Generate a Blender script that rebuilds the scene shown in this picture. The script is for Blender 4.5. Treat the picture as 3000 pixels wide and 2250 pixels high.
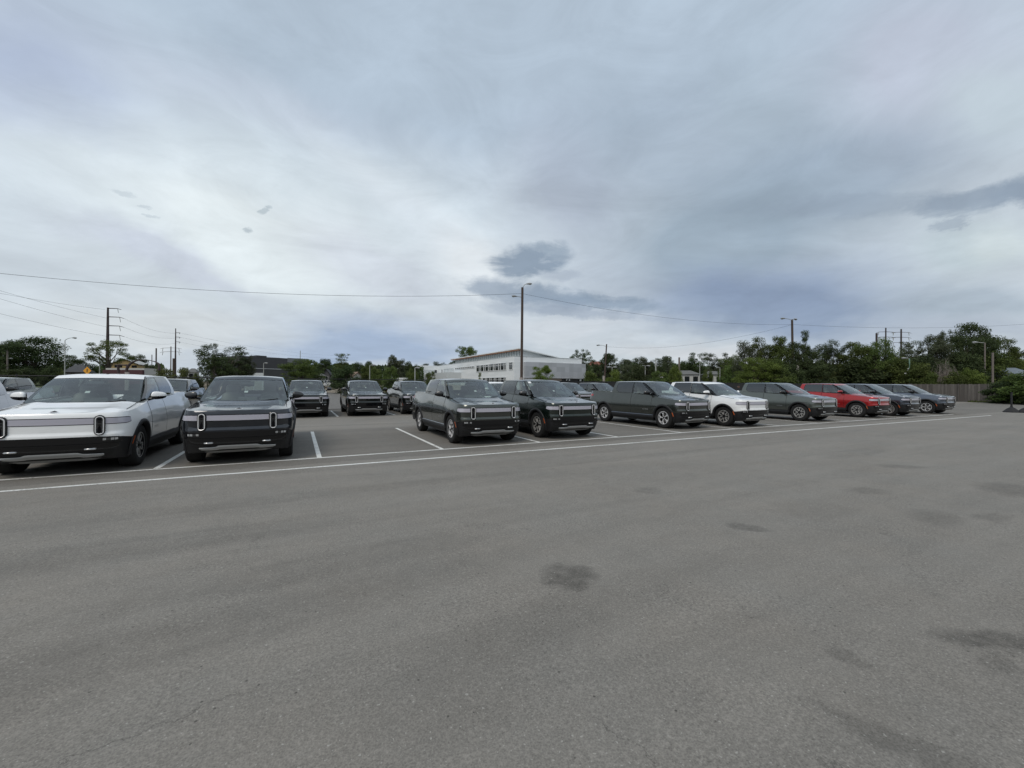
import bpy, bmesh, math, random
from math import sin, cos, pi, sqrt, radians, atan2
from mathutils import Vector, Matrix

for o in list(bpy.data.objects):
    bpy.data.objects.remove(o, do_unlink=True)
random.seed(7)
SC = bpy.context.scene
COL = SC.collection

# ------------------------------------------------------------------ camera
F_PX, YAW, PITCH, ROLL, CAM_H = 1200.41, 0.480046, 0.00203726, 0.00592081, 1.68795
Fv = Vector((sin(YAW) * cos(PITCH), cos(YAW) * cos(PITCH), sin(PITCH)))
Rv = Vector((cos(YAW), -sin(YAW), 0))
Uv = Rv.cross(Fv)
Rr = cos(ROLL) * Rv + sin(ROLL) * Uv
Ur = -sin(ROLL) * Rv + cos(ROLL) * Uv
cam_data = bpy.data.cameras.new('camera')
cam_data.sensor_width = 36.0
cam_data.lens = 36.0 * F_PX / 3000.0
cam_data.clip_start = 0.05
cam_data.clip_end = 6000
cam = bpy.data.objects.new('camera', cam_data)
COL.objects.link(cam)
M = Matrix((Rr, Ur, -Fv)).transposed().to_4x4()
M.translation = Vector((0, 0, CAM_H))
cam.matrix_world = M
SC.camera = cam
SC.render.resolution_x, SC.render.resolution_y = 1024, 768

# ------------------------------------------------------------------ view
SC.view_settings.view_transform = 'Standard'
SC.view_settings.look = 'None'
SC.view_settings.exposure = 0.0
SC.view_settings.gamma = 1.0
SC.render.engine = 'CYCLES'
SC.cycles.max_bounces = 7
SC.cycles.transparent_max_bounces = 24
SC.cycles.caustics_reflective = False
SC.cycles.caustics_refractive = False

# ------------------------------------------------------------------ sky + sun
SUN_EL, SUN_AZ = radians(50), radians(-128)       # azimuth clockwise from +Y: behind the camera, to the left
world = bpy.data.worlds.new('World')
SC.world = world
world.use_nodes = True
W = world.node_tree
W.nodes.clear()
def wn(t, **k):
    n = W.nodes.new(t)
    for a, b in k.items():
        setattr(n, a, b)
    return n
def wmath(op, a, b=None):
    n = wn('ShaderNodeMath', operation=op)
    for i, v in enumerate((a, b)):
        if v is None: continue
        if isinstance(v, (int, float)): n.inputs[i].default_value = v
        else: W.links.new(v, n.inputs[i])
    return n.outputs[0]
tc = wn('ShaderNodeTexCoord')
sx = wn('ShaderNodeSeparateXYZ')
W.links.new(tc.outputs['Generated'], sx.inputs[0])
az = wmath('ARCTAN2', sx.outputs[0], sx.outputs[1])
el = wmath('ARCSINE', sx.outputs[2])
# stretched cloud coordinates: project on a high flat layer so that cloud streaks run to the horizon
elc = wmath('ADD', wmath('MAXIMUM', sx.outputs[2], 0.0), 0.16)
lx = wmath('DIVIDE', sx.outputs[0], elc)
ly = wmath('DIVIDE', sx.outputs[1], elc)
cxy = wn('ShaderNodeCombineXYZ')
W.links.new(lx, cxy.inputs[0]); W.links.new(ly, cxy.inputs[1])
ae = wn('ShaderNodeCombineXYZ')
W.links.new(az, ae.inputs[0]); W.links.new(el, ae.inputs[1])
def wnoise(vec, scale, detail, rough, dist=0.0):
    n = wn('ShaderNodeTexNoise')
    n.inputs['Scale'].default_value = scale; n.inputs['Detail'].default_value = detail
    n.inputs['Roughness'].default_value = rough; n.inputs['Distortion'].default_value = dist
    W.links.new(vec, n.inputs['Vector'])
    return n
def wwarp(vec, nz, amt):
    s = wn('ShaderNodeVectorMath', operation='SUBTRACT'); s.inputs[1].default_value = (.5, .5, .5)
    W.links.new(nz.outputs['Color'], s.inputs[0])
    m = wn('ShaderNodeVectorMath', operation='SCALE'); m.inputs['Scale'].default_value = amt
    W.links.new(s.outputs[0], m.inputs[0])
    a = wn('ShaderNodeVectorMath', operation='ADD')
    W.links.new(vec, a.inputs[0]); W.links.new(m.outputs[0], a.inputs[1])
    z = wn('ShaderNodeVectorMath', operation='MULTIPLY'); z.inputs[1].default_value = (1, 1, 0)
    W.links.new(a.outputs[0], z.inputs[0])
    return z.outputs[0]
n1 = wnoise(cxy.outputs[0], 1.1, 5, .55)
n2 = wnoise(ae.outputs[0], 9.0, 6, .62)
n2b = wnoise(ae.outputs[0], 2.4, 5, .6)
soft = wwarp(wwarp(ae.outputs[0], n1, .08), n2b, .16)
str_ = wn('ShaderNodeVectorMath', operation='MULTIPLY'); str_.inputs[1].default_value = (1, 2.6, 1)
W.links.new(ae.outputs[0], str_.inputs[0])
n3 = wnoise(str_.outputs[0], 8.0, 9, .66, .4)
n4 = wnoise(str_.outputs[0], 42.0, 8, .7, .6)
crisp = wwarp(wwarp(ae.outputs[0], n1, .03), n2, .055)
# (azimuth, elevation, radius a, radius b, tilt, colour, strength): tones of the overcast, measured over the sky
SKY = [
(0.475,0.684,2.169,0.351,-3.136,(0.434,0.527,0.631),0.90),
(-0.377,0.421,0.183,0.139,-2.807,(0.361,0.429,0.597),0.98),
(-0.398,0.370,0.108,0.044,-3.132,(0.332,0.392,0.565),0.60),
(-0.111,0.518,0.335,0.065,-3.079,(0.503,0.565,0.672),0.50),
(-0.307,0.319,0.330,0.102,-3.039,(0.617,0.701,0.776),0.90),
(0.083,0.383,0.623,0.142,3.069,(0.631,0.716,0.776),0.85),
(-0.050,0.282,0.424,0.136,3.032,(0.761,0.831,0.855),0.97),
(0.272,0.363,0.345,0.072,2.646,(0.687,0.761,0.823),0.85),
(0.157,0.266,0.241,0.083,2.892,(0.565,0.610,0.694),0.60),
(-0.216,0.227,0.172,0.031,2.843,(0.515,0.558,0.672),0.55),
(-0.365,0.121,0.331,0.082,-3.070,(0.597,0.665,0.723),0.80),
(0.395,0.288,0.147,0.085,2.879,(0.745,0.791,0.823),0.85),
(0.196,0.131,0.384,0.055,-3.133,(0.479,0.552,0.665),0.75),
(0.121,0.074,0.409,0.062,-3.107,(0.352,0.445,0.604),0.95),
(-0.215,0.103,0.255,0.070,-3.135,(0.658,0.694,0.708),0.70),
(0.602,0.440,0.194,0.164,2.533,(0.402,0.456,0.552),0.70),
(0.907,0.495,0.493,0.190,2.925,(0.366,0.445,0.539),0.70),
(1.036,0.517,0.155,0.125,1.594,(0.402,0.491,0.578),0.50),
(1.148,0.382,0.282,0.086,3.086,(0.314,0.392,0.491),0.65),
(1.264,0.505,0.217,0.130,2.470,(0.503,0.552,0.658),0.85),
(1.352,0.408,0.117,0.075,2.321,(0.527,0.617,0.672),0.70),
(0.942,0.311,0.341,0.152,-3.097,(0.296,0.376,0.456),0.85),
(1.038,0.176,0.329,0.088,2.953,(0.250,0.319,0.445),0.95),
(1.038,0.210,0.250,0.075,-3.112,(0.246,0.314,0.445),0.60),
(0.874,0.153,0.299,0.060,3.083,(0.279,0.352,0.479),0.60),
(0.684,0.216,0.138,0.131,2.608,(0.456,0.521,0.604),0.60),
(1.323,0.237,0.096,0.058,3.007,(0.515,0.604,0.651),0.85),
(1.362,0.232,0.055,0.035,2.877,(0.617,0.694,0.716),0.80),
(1.324,0.146,0.131,0.048,2.965,(0.352,0.423,0.497),0.70),
(1.305,0.099,0.193,0.028,3.042,(0.413,0.468,0.552),0.70),
(0.604,0.138,0.246,0.049,3.130,(0.617,0.665,0.716),0.85),
(0.874,0.069,0.227,0.034,3.119,(0.604,0.638,0.680),0.85),
(0.976,0.070,0.129,0.022,-3.054,(0.631,0.658,0.694),0.70),
(1.334,0.298,0.094,0.017,2.992,(0.238,0.305,0.392),1.05),
(1.372,0.295,0.040,0.019,2.941,(0.231,0.296,0.381),0.90),
(1.164,0.332,0.183,0.019,2.957,(0.287,0.352,0.434),0.80),
(1.289,0.275,0.024,0.012,3.058,(0.270,0.332,0.413),0.80),
(0.516,0.297,0.091,0.032,-3.023,(0.209,0.275,0.361),1.45),
(0.495,0.231,0.125,0.025,3.078,(0.262,0.328,0.418),1.10),
(0.595,0.217,0.124,0.024,2.989,(0.254,0.323,0.413),1.15),
(0.708,0.196,0.135,0.020,2.982,(0.254,0.323,0.413),1.35),
(0.644,0.176,0.154,0.013,3.033,(0.305,0.366,0.456),1.00),
(0.561,0.316,0.050,0.012,2.965,(0.305,0.376,0.456),1.00),
(0.595,0.265,0.049,0.011,3.116,(0.352,0.413,0.503),0.80),
(0.529,0.191,0.133,0.020,3.138,(0.305,0.366,0.456),0.80),
(0.437,0.231,0.058,0.014,-3.126,(0.305,0.366,0.445),0.80),
(-0.095,0.304,0.008,0.005,-2.827,(0.332,0.402,0.456),0.95),
(-0.069,0.353,0.013,0.005,-2.667,(0.381,0.462,0.515),0.90),
(-0.286,0.325,0.015,0.004,-2.997,(0.468,0.539,0.597),0.70),
(-0.259,0.311,0.008,0.003,-2.949,(0.445,0.515,0.578),0.70),
(-0.249,0.298,0.010,0.003,-2.966,(0.445,0.515,0.578),0.70),
]
base = wn('ShaderNodeValToRGB')
mr = wmath('MULTIPLY', el, 1 / 1.57)
W.links.new(mr, base.inputs[0])
base.color_ramp.elements[0].position = 0.0; base.color_ramp.elements[0].color = (.55, .61, .66, 1)
base.color_ramp.elements[1].position = 1.0; base.color_ramp.elements[1].color = (.43, .51, .60, 1)
e = base.color_ramp.elements.new(.35); e.color = (.56, .63, .70, 1)
cur = base.outputs[0]
for k, (a0, e0, ra, rb, tilt, colr, st) in enumerate(SKY):
    mp = wn('ShaderNodeMapping', vector_type='TEXTURE')
    mp.inputs['Location'].default_value = (a0, e0, 0)
    mp.inputs['Rotation'].default_value = (0, 0, tilt)
    kk = 1.35 if k < 33 else 1.5
    mp.inputs['Scale'].default_value = (ra * kk, rb * kk, 1)
    W.links.new(crisp if k >= 33 else soft, mp.inputs[0])
    g = wn('ShaderNodeTexGradient', gradient_type='QUADRATIC_SPHERE' if k < 33 else 'SPHERICAL')
    W.links.new(mp.outputs[0], g.inputs[0])
    if k < 33:
        f = wmath('MINIMUM', wmath('MULTIPLY', g.outputs['Fac'], st * 1.9), min(st, .93))
    else:
        gg = g.outputs['Fac']
        small = ra < .03
        edge = wmath('MULTIPLY', wmath('SUBTRACT', (n4 if small else n3).outputs['Fac'], .5), 4.2 if small else 3.1)
        f = wmath('ADD', wmath('MULTIPLY', gg, 1.9), edge)
        f = wmath('MULTIPLY', f, wmath('MINIMUM', wmath('MULTIPLY', gg, 3.0), 1.0))
        f = wmath('MINIMUM', wmath('MAXIMUM', wmath('SUBTRACT', f, .12), 0.0), 1.0)
        f = wmath('MULTIPLY', f, min(.85, .62 * st))
    mx = wn('ShaderNodeMixRGB')
    W.links.new(f, mx.inputs[0]); W.links.new(cur, mx.inputs[1]); mx.inputs[2].default_value = (*colr, 1)
    cur = mx.outputs[0]
# wispy modulation of the cloud deck
wv = wmath('ADD', wmath('MULTIPLY', wmath('SUBTRACT', wnoise(cxy.outputs[0], 2.6, 8, .58, .6).outputs['Fac'], .5), .32),
           wmath('MULTIPLY', wmath('SUBTRACT', wnoise(str_.outputs[0], 3.2, 9, .64, 1.2).outputs['Fac'], .5), .40))
wv = wmath('ADD', wv, 1.0)
mv = wn('ShaderNodeVectorMath', operation='SCALE')
W.links.new(cur, mv.inputs[0]); W.links.new(wv, mv.inputs['Scale'])
sky = wn('ShaderNodeTexSky', sky_type='NISHITA')
sky.sun_disc = False
sky.sun_elevation = SUN_EL
sky.sun_rotation = SUN_AZ
bg1 = wn('ShaderNodeBackground'); bg1.inputs[1].default_value = 0.06
W.links.new(sky.outputs[0], bg1.inputs[0])
bg2 = wn('ShaderNodeBackground'); bg2.inputs[1].default_value = 1.08
W.links.new(mv.outputs[0], bg2.inputs[0])
ms = wn('ShaderNodeMixShader'); ms.inputs[0].default_value = 0.93     # the cloud deck lets a little of the clear sky through
W.links.new(bg1.outputs[0], ms.inputs[1]); W.links.new(bg2.outputs[0], ms.inputs[2])
wo = wn('ShaderNodeOutputWorld')
W.links.new(ms.outputs[0], wo.inputs[0])

sl = bpy.data.lights.new('sun', 'SUN')
sl.energy = 1.5
sl.angle = radians(24)
sl.color = (1.0, .93, .84)
sun = bpy.data.objects.new('sun', sl)
COL.objects.link(sun)
sd = Vector((sin(SUN_AZ) * cos(SUN_EL), cos(SUN_AZ) * cos(SUN_EL), sin(SUN_EL)))
sun.rotation_euler = (-sd).to_track_quat('-Z', 'Y').to_euler()

# ------------------------------------------------------------------ helpers
def tag(o, label=None, cat=None, group=None, kind=None):
    if label: o['label'] = label
    if cat: o['category'] = cat
    if group: o['group'] = group
    if kind: o['kind'] = kind
    return o
def empty(name, loc=(0, 0, 0), rz=0.0):
    o = bpy.data.objects.new(name, None)
    COL.objects.link(o)
    o.location = loc; o.rotation_euler = (0, 0, rz)
    o.empty_display_size = .3
    return o
def kids(o):
    return [c for c in COL.objects if c.parent is o]
def copy_tree(o, parent=None, cache=None):
    if cache is None:
        cache = {}
        for c in COL.objects:
            if c.parent: cache.setdefault(c.parent.name, []).append(c)
    n = o.copy()
    COL.objects.link(n)
    n.parent = parent
    for ch in cache.get(o.name, []):
        copy_tree(ch, n, cache)
    return n
def at(px, depth):
    """ground point seen in the photograph's column px, at this distance along the line of sight"""
    lat = (px - 1500) / F_PX * depth
    return (lat * cos(YAW) + depth * sin(YAW), -lat * sin(YAW) + depth * cos(YAW))
def zat(px, py, depth):
    yh = 1127.4 + (px - 1500) * .00592
    return CAM_H + (yh - py) / F_PX * depth

class MB:
    def __init__(s):
        s.v = []; s.f = []; s.m = []; s.sm = []
    def add(s, vs, fs, mi=0, smooth=False):
        b = len(s.v)
        s.v += [tuple(p) for p in vs]
        for f in fs:
            s.f.append([b + i for i in f]); s.m.append(mi); s.sm.append(smooth)
    def grid(s, rows, mi=0, smooth=True, closed=False, flip=False):
        nr, nc = len(rows), len(rows[0])
        vs = [p for r in rows for p in r]
        fs = []
        for i in range(nr - 1):
            for j in range(nc if closed else nc - 1):
                a, b = i * nc + j, i * nc + (j + 1) % nc
                q = [a, b, b + nc, a + nc]
                fs.append(q[::-1] if flip else q)
        s.add(vs, fs, mi, smooth)
    def box(s, x0, x1, y0, y1, z0, z1, mi=0):
        v = [(x, y, z) for z in (z0, z1) for y in (y0, y1) for x in (x0, x1)]
        s.add(v, [(0, 2, 3, 1), (4, 5, 7, 6), (0, 1, 5, 4), (2, 6, 7, 3), (0, 4, 6, 2), (1, 3, 7, 5)], mi)
    def obox(s, c, ax, half, mi=0):
        c = Vector(c); a = [Vector(v) * h for v, h in zip(ax, half)]
        v = [c + i * a[0] + j * a[1] + k * a[2] for k in (-1, 1) for j in (-1, 1) for i in (-1, 1)]
        s.add(v, [(0, 2, 3, 1), (4, 5, 7, 6), (0, 1, 5, 4), (2, 6, 7, 3), (0, 4, 6, 2), (1, 3, 7, 5)], mi)
    def tube(s, pts, rad, n=8, mi=0, caps=True, smooth=True):
        pts = [Vector(p) for p in pts]
        if not isinstance(rad, (list, tuple)): rad = [rad] * len(pts)
        rows = []; prev = None
        for i, p in enumerate(pts):
            t = (pts[min(i + 1, len(pts) - 1)] - pts[max(i - 1, 0)]).normalized()
            if prev is None:
                a = Vector((0, 0, 1)) if abs(t.z) < .9 else Vector((1, 0, 0))
                prev = t.cross(a).normalized()
            prev = (prev - t * prev.dot(t)).normalized()
            b = t.cross(prev)
            rows.append([p + rad[i] * (cos(2 * pi * k / n) * prev + sin(2 * pi * k / n) * b) for k in range(n)])
        s.grid(rows, mi, smooth, closed=True)
        if caps:
            s.add(rows[0], [list(range(n))[::-1]], mi); s.add(rows[-1], [list(range(n))], mi)
    def prism(s, poly, y0, y1, mi=0, axis='y'):
        """polygon in (x,z) swept along y (axis='x': polygon in (y,z) swept along x; 'z': (x,y) along z)"""
        n = len(poly)
        def P(a, b, c):
            return (a, c, b) if axis == 'y' else ((c, a, b) if axis == 'x' else (a, b, c))
        v = [P(a, b, y0) for a, b in poly] + [P(a, b, y1) for a, b in poly]
        f = [list(range(n)), list(range(n, 2 * n))[::-1]] + [[i, i + n, (i + 1) % n + n, (i + 1) % n] for i in range(n)]
        s.add(v, f, mi)
    def xform(s, M):
        s.v = [tuple(M @ Vector(p)) for p in s.v]
        return s
    def build(s, name, mats, parent=None, fix=False):
        me = bpy.data.meshes.new(name)
        me.from_pydata(s.v, [], s.f)
        if not isinstance(mats, (list, tuple)): mats = [mats]
        for m in mats: me.materials.append(m)
        me.polygons.foreach_set('material_index', s.m)
        me.polygons.foreach_set('use_smooth', s.sm)
        me.update()
        if fix:
            bm = bmesh.new(); bm.from_mesh(me)
            bmesh.ops.remove_doubles(bm, verts=bm.verts, dist=1e-4)
            bmesh.ops.recalc_face_normals(bm, faces=bm.faces)
            bm.to_mesh(me); bm.free()
        o = bpy.data.objects.new(name, me)
        COL.objects.link(o)
        if parent is not None: o.parent = parent
        return o

# ------------------------------------------------------------------ materials
class NT:
    def __init__(s, name):
        s.mat = bpy.data.materials.new(name); s.mat.use_nodes = True
        s.t = s.mat.node_tree; s.b = s.t.nodes['Principled BSDF']; s.out = s.t.nodes['Material Output']
    def n(s, t, ins=None, **k):
        x = s.t.nodes.new(t)
        for a, b in k.items(): setattr(x, a, b)
        for a, b in (ins or {}).items(): s.set(x, a, b)
        return x
    def set(s, x, a, b):
        if hasattr(b, 'links') or isinstance(b, bpy.types.NodeSocket): s.t.links.new(b, x.inputs[a])
        else: x.inputs[a].default_value = b
    def math(s, op, a, b=0.0, c=0.0, clamp=False):
        x = s.n('ShaderNodeMath', operation=op); x.use_clamp = clamp
        for i, v in enumerate((a, b, c)): s.set(x, i, v)
        return x.outputs[0]
    def noise(s, vec, scale, detail=4, rough=.5, dist=0, col=False):
        x = s.n('ShaderNodeTexNoise', {'Vector': vec, 'Scale': scale, 'Detail': detail, 'Roughness': rough, 'Distortion': dist})
        return x.outputs['Color' if col else 'Fac']
    def coord(s, which='Object'):
        return s.n('ShaderNodeTexCoord').outputs[which]
    def pos(s):
        return s.n('ShaderNodeNewGeometry').outputs['Position']
    def map(s, vec, scale=(1, 1, 1), loc=(0, 0, 0), rot=(0, 0, 0), vt='POINT'):
        return s.n('ShaderNodeMapping', {'Vector': vec, 'Scale': scale, 'Location': loc, 'Rotation': rot}, vector_type=vt).outputs[0]
    def ramp(s, fac, stops):
        x = s.n('ShaderNodeValToRGB', {'Fac': fac}); cr = x.color_ramp
        while len(cr.elements) < len(stops): cr.elements.new(.5)
        for e, (p, c) in zip(cr.elements, stops):
            e.position = p; e.color = (*c, 1) if len(c) == 3 else c
        return x.outputs[0]
    def rng(s, v, a, b, c=0.0, d=1.0):
        return s.n('ShaderNodeMapRange', {'Value': v, 'From Min': a, 'From Max': b, 'To Min': c, 'To Max': d}).outputs[0]
    def mix(s, f, a, b, bt='MIX'):
        x = s.n('ShaderNodeMixRGB', {'Fac': f, 'Color1': a if not isinstance(a, tuple) else (*a[:3], 1),
                                     'Color2': b if not isinstance(b, tuple) else (*b[:3], 1)}, blend_type=bt)
        return x.outputs[0]
    def bump(s, h, strength=.3, dist=.01):
        s.set(s.b, 'Normal', s.n('ShaderNodeBump', {'Height': h, 'Strength': strength, 'Distance': dist}).outputs[0])
    def p(s, **k):
        for a, b in k.items():
            a = {'col': 'Base Color', 'rough': 'Roughness', 'metal': 'Metallic', 'coat': 'Coat Weight', 'coatr': 'Coat Roughness',
                 'spec': 'Specular IOR Level', 'ior': 'IOR'}.get(a, a)
            if a == 'Base Color' and isinstance(b, tuple): b = (*b[:3], 1)
            s.set(s.b, a, b)
        return s
def simple(name, col, rough=.6, var=.12, scale=6.0, **k):
    m = NT(name)
    nz = m.noise(m.coord(), scale, 5, .6)
    c = m.mix(nz, tuple(x * (1 - var) for x in col), tuple(min(1, x * (1 + var)) for x in col))
    m.p(col=c, rough=rough, **k)
    return m.mat
def paint(name, col, metal=.0, rough=.38):
    m = NT(name)
    v = m.coord()
    dust = m.math('MULTIPLY', m.rng(m.noise(v, 2.3, 6, .65), .45, .8), .10)
    m.p(col=m.mix(dust, col, (.22, .21, .19)), metal=metal, rough=rough, coat=1.0, coatr=m.rng(m.noise(v, 5, 4), .3, .7, .02, .07))
    return m.mat

ASPHALT_C = (.206, .193, .173)
def asphalt():
    m = NT('asphalt'); P = m.pos()
    fine = m.noise(P, 120, 4, .75)
    stones = m.n('ShaderNodeTexVoronoi', {'Vector': P, 'Scale': 75.0}).outputs['Distance']
    specks = m.rng(m.noise(P, 48, 2, .5), .665, .70)
    mid = m.noise(P, 4.5, 7, .68)
    big = m.noise(m.map(P, (.16, .45, 1)), 1.0, 5, .6, .8)
    streak = m.noise(m.map(P, (.12, 2.2, 1), rot=(0, 0, .06)), 1.0, 6, .6, .5)
    patch = m.noise(P, .55, 4, .55, 1.2)
    val = m.math('ADD', m.math('MULTIPLY', m.math('SUBTRACT', fine, .5), 1.5), 1.0)
    val = m.math('ADD', val, m.math('MULTIPLY', m.math('SUBTRACT', stones, .45), .45))
    rough_p = m.rng(m.noise(P, 1.1, 5, .65, .6), .42, .62, .35, 1.6)
    val = m.math('ADD', val, m.math('MULTIPLY', m.math('MULTIPLY', m.math('SUBTRACT', m.noise(P, 38, 5, .75), .5), rough_p), 1.1))
    val = m.math('ADD', val, m.math('MULTIPLY', m.math('SUBTRACT', mid, .5), .30))
    val = m.math('ADD', val, m.math('MULTIPLY', m.math('SUBTRACT', big, .5), .40))
    val = m.math('ADD', val, m.math('MULTIPLY', m.math('SUBTRACT', streak, .5), .38))
    val = m.math('ADD', val, m.math('MULTIPLY', m.math('SUBTRACT', patch, .5), .22))
    # oil spots and damp patches: (x, y, ra, rb, tilt, strength)
    wob = m.n('ShaderNodeVectorMath', {0: m.noise(P, 2.6, 6, .65, 0, True), 1: (.5, .5, .5)}, operation='SUBTRACT').outputs[0]
    wob = m.n('ShaderNodeVectorMath', {0: wob, 'Scale': .42}, operation='SCALE').outputs[0]
    PW = m.n('ShaderNodeVectorMath', {0: P, 1: wob}, operation='ADD').outputs[0]
    spots = [(2.13, 2.96, .19, .17, 0, .70), (11.4, 3.9, .34, .16, -.5, .40), (10.5, 2.2, .5, .3, .2, .38), (8.2, 3.24, .30, .14, -.4, .35),
             (5.0, 4.81, .2, .14, 0, .35), (4.77, 3.04, .17, .10, -.6, .5), (7.35, 2.18, .35, .2, .3, .28), (8.0, 1.85, .2, .12, 0, .35),
             (4.12, .93, .30, .11, -.55, .65), (3.8, .84, .12, .08, 0, .3), (3.05, 1.29, .10, .07, 0, .4), (2.55, .9, .22, .08, -1.2, .38),
             (6.3, 3.1, .5, .3, 0, .16), (-1.5, 5.5, 1.6, .3, .05, .2), (.3, 4.2, 1.2, .22, .02, .22), (-.5, 3.4, 1.8, .25, .08, .2), (1.2, 2.3, .7, .3, .3, .16),
             (12.8, 5.2, 1.3, .25, .02, .22), (7.5, 16.8, 2.4, .25, .02, .25), (3.2, 18.0, 3.0, .22, 0, .25), (0, 6.9, 3.0, .18, .03, .2), (9, 7.2, 4.0, .16, .0, .2)]
    dark = None
    for (x, y, a, b, t, s) in spots:
        q = m.map(PW, (a * 1.6, b * 1.6, 50), (x, y, 0), (0, 0, t), 'TEXTURE')
        g = m.math('MULTIPLY', m.rng(m.n('ShaderNodeTexGradient', {'Vector': q}, gradient_type='SPHERICAL').outputs['Fac'], .0, .45), s)
        dark = g if dark is None else m.math('MAXIMUM', dark, g)
    wear = m.rng(m.noise(P, 7, 7, .75), .34, .58, .35, 1.0)
    dark = m.math('MULTIPLY', m.math('MULTIPLY', dark, wear), .72)
    # parking bays: darker asphalt than the lane, plus under-truck shade painted into it
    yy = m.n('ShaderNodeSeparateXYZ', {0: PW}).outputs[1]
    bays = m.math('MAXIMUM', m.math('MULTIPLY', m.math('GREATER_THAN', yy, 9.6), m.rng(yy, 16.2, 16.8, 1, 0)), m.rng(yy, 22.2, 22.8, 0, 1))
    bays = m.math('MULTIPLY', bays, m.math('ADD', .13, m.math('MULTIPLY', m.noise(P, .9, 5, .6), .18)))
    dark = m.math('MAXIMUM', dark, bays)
    # pits and small dark stones
    pits = m.n('ShaderNodeTexVoronoi', {'Vector': P, 'Scale': 16.0, 'Randomness': 1.0})
    pit = m.math('MULTIPLY', m.rng(pits.outputs['Distance'], .10, .14, 1, 0), m.rng(m.n('ShaderNodeSeparateXYZ', {0: pits.outputs['Color']}).outputs[0], .86, .87, 0, 1))
    dark = m.math('MAXIMUM', dark, m.math('MULTIPLY', pit, .55))
    # individual cracks: (x, y, length, tilt)
    for (cx, cy, ln_, tl) in ((1.45, 1.45, .55, -1.35), (2.6, 1.0, .7, -1.1), (2.2, .95, .4, -.8), (-.6, 2.6, 1.2, .2), (4.6, 5.6, 2.6, .1), (.1, 1.5, .5, 1.2), (-2.5, 6.2, 3.0, .04)):
        lc = m.map(m.n('ShaderNodeVectorMath', {0: PW, 1: m.n('ShaderNodeVectorMath', {0: m.noise(P, 14, 5, .7, 0, True), 'Scale': .05}, operation='SCALE').outputs[0]}, operation='ADD').outputs[0],
                   (ln_ / 2, .0055, 50), (cx, cy, 0), (0, 0, tl), 'TEXTURE')
        g = m.n('ShaderNodeTexGradient', {'Vector': lc}, gradient_type='SPHERICAL').outputs['Fac']
        dark = m.math('MAXIMUM', dark, m.math('MULTIPLY', m.rng(g, 0, .35), .34))
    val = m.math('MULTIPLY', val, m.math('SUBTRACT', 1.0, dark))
    # hairline cracks
    ck = m.n('ShaderNodeTexVoronoi', {'Vector': m.n('ShaderNodeVectorMath', {0: P, 1: m.noise(P, 1.4, 6, .7, 0, True)}, operation='ADD').outputs[0],
                                      'Scale': .33}, feature='DISTANCE_TO_EDGE').outputs['Distance']
    crack = m.math('MULTIPLY', m.rng(ck, .0, .0035, 1.0, 0.0), m.rng(m.noise(P, .7, 3), .50, .60))
    val = m.math('MULTIPLY', val, m.math('SUBTRACT', 1.0, m.math('MULTIPLY', crack, .35)))
    tint = m.mix(m.noise(P, .8, 4, .6), (.97, 1.0, 1.02), (1.04, 1.0, .96))
    c = m.mix(1.0, (*ASPHALT_C, 1), tint, 'MULTIPLY')
    c = m.n('ShaderNodeVectorMath', {0: c, 'Scale': val}, operation='SCALE').outputs[0]
    c = m.mix(m.math('MULTIPLY', specks, .42), c, (.50, .49, .45))
    m.p(col=c, rough=.88, spec=.35)
    h = m.math('ADD', m.math('MULTIPLY', fine, .6), m.math('MULTIPLY', mid, .5))
    m.bump(h, .55, .012)
    return m.mat
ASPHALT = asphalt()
def line_paint():
    m = NT('line_paint'); P = m.pos()
    w = m.math('ADD', m.noise(P, 26, 6, .7), m.math('MULTIPLY', m.noise(m.map(P, (.5, 3, 1)), 1.3, 4, .6), .5))
    w = m.math('ADD', w, m.math('MULTIPLY', m.math('SUBTRACT', m.noise(P, 1.7, 6, .75), .5), .45))
    f = m.rng(w, .78, .95)
    m.p(col=m.mix(f, m.mix(m.noise(P, 3, 4), (.66, .66, .62), (.80, .80, .77)), (*[x * 1.25 for x in ASPHALT_C], 1)), rough=.7)
    return m.mat
LINEP = line_paint()

PAINTS = {
    'silver': paint('silver_paint', (.42, .43, .46), .7, .30),
    'white': paint('white_paint', (.88, .89, .89), 0),
    'slate': paint('slate_blue_paint', (.014, .018, .026), .6, .24),
    'forest': paint('forest_green_paint', (.009, .013, .012), .6, .2),
    'launch': paint('grey_green_paint', (.066, .073, .064), .8, .25),
    'launch_pale': paint('sage_green_paint', (.130, .142, .126), .8, .28),
    'darkgreen': paint('dark_green_paint', (.010, .019, .015), .6, .22),
    'red': paint('red_paint', (.40, .012, .014), .45, .28),
    'bluegrey': paint('blue_grey_paint', (.065, .075, .096), .8, .26),
    'grey': paint('steel_grey_paint', (.13, .15, .185), .8, .28),
    'palegreen': paint('pale_green_paint', (.16, .19, .18), .5),
    'black': paint('black_paint', (.008, .009, .011), .1),
}
BLACK = simple('black_plastic', (.006, .006, .007), .55, .2, 8)
GLOSSB = NT('gloss_black').p(col=(.004, .004, .005), rough=.10, coat=.0).mat
CLAD = simple('cladding_plastic', (.006, .006, .007), .6, .15, 10)
RUBBER = simple('tyre_rubber', (.009, .009, .009), .85, .25, 25)
GAP = NT('panel_gap').p(col=(.004, .004, .004), rough=.9).mat
ALU = NT('brushed_aluminium').p(col=(.62, .63, .64), rough=.28, metal=.85).mat
RIMS = NT('bright_rim').p(col=(.78, .78, .79), rough=.4, metal=.2).mat
RIMD = NT('dark_rim').p(col=(.50, .49, .47), rough=.4, metal=.25).mat
BARREL = NT('rim_barrel').p(col=(.012, .012, .013), rough=.5).mat
BRAKE = NT('brake_disc').p(col=(.25, .24, .23), rough=.4, metal=.8).mat
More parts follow.
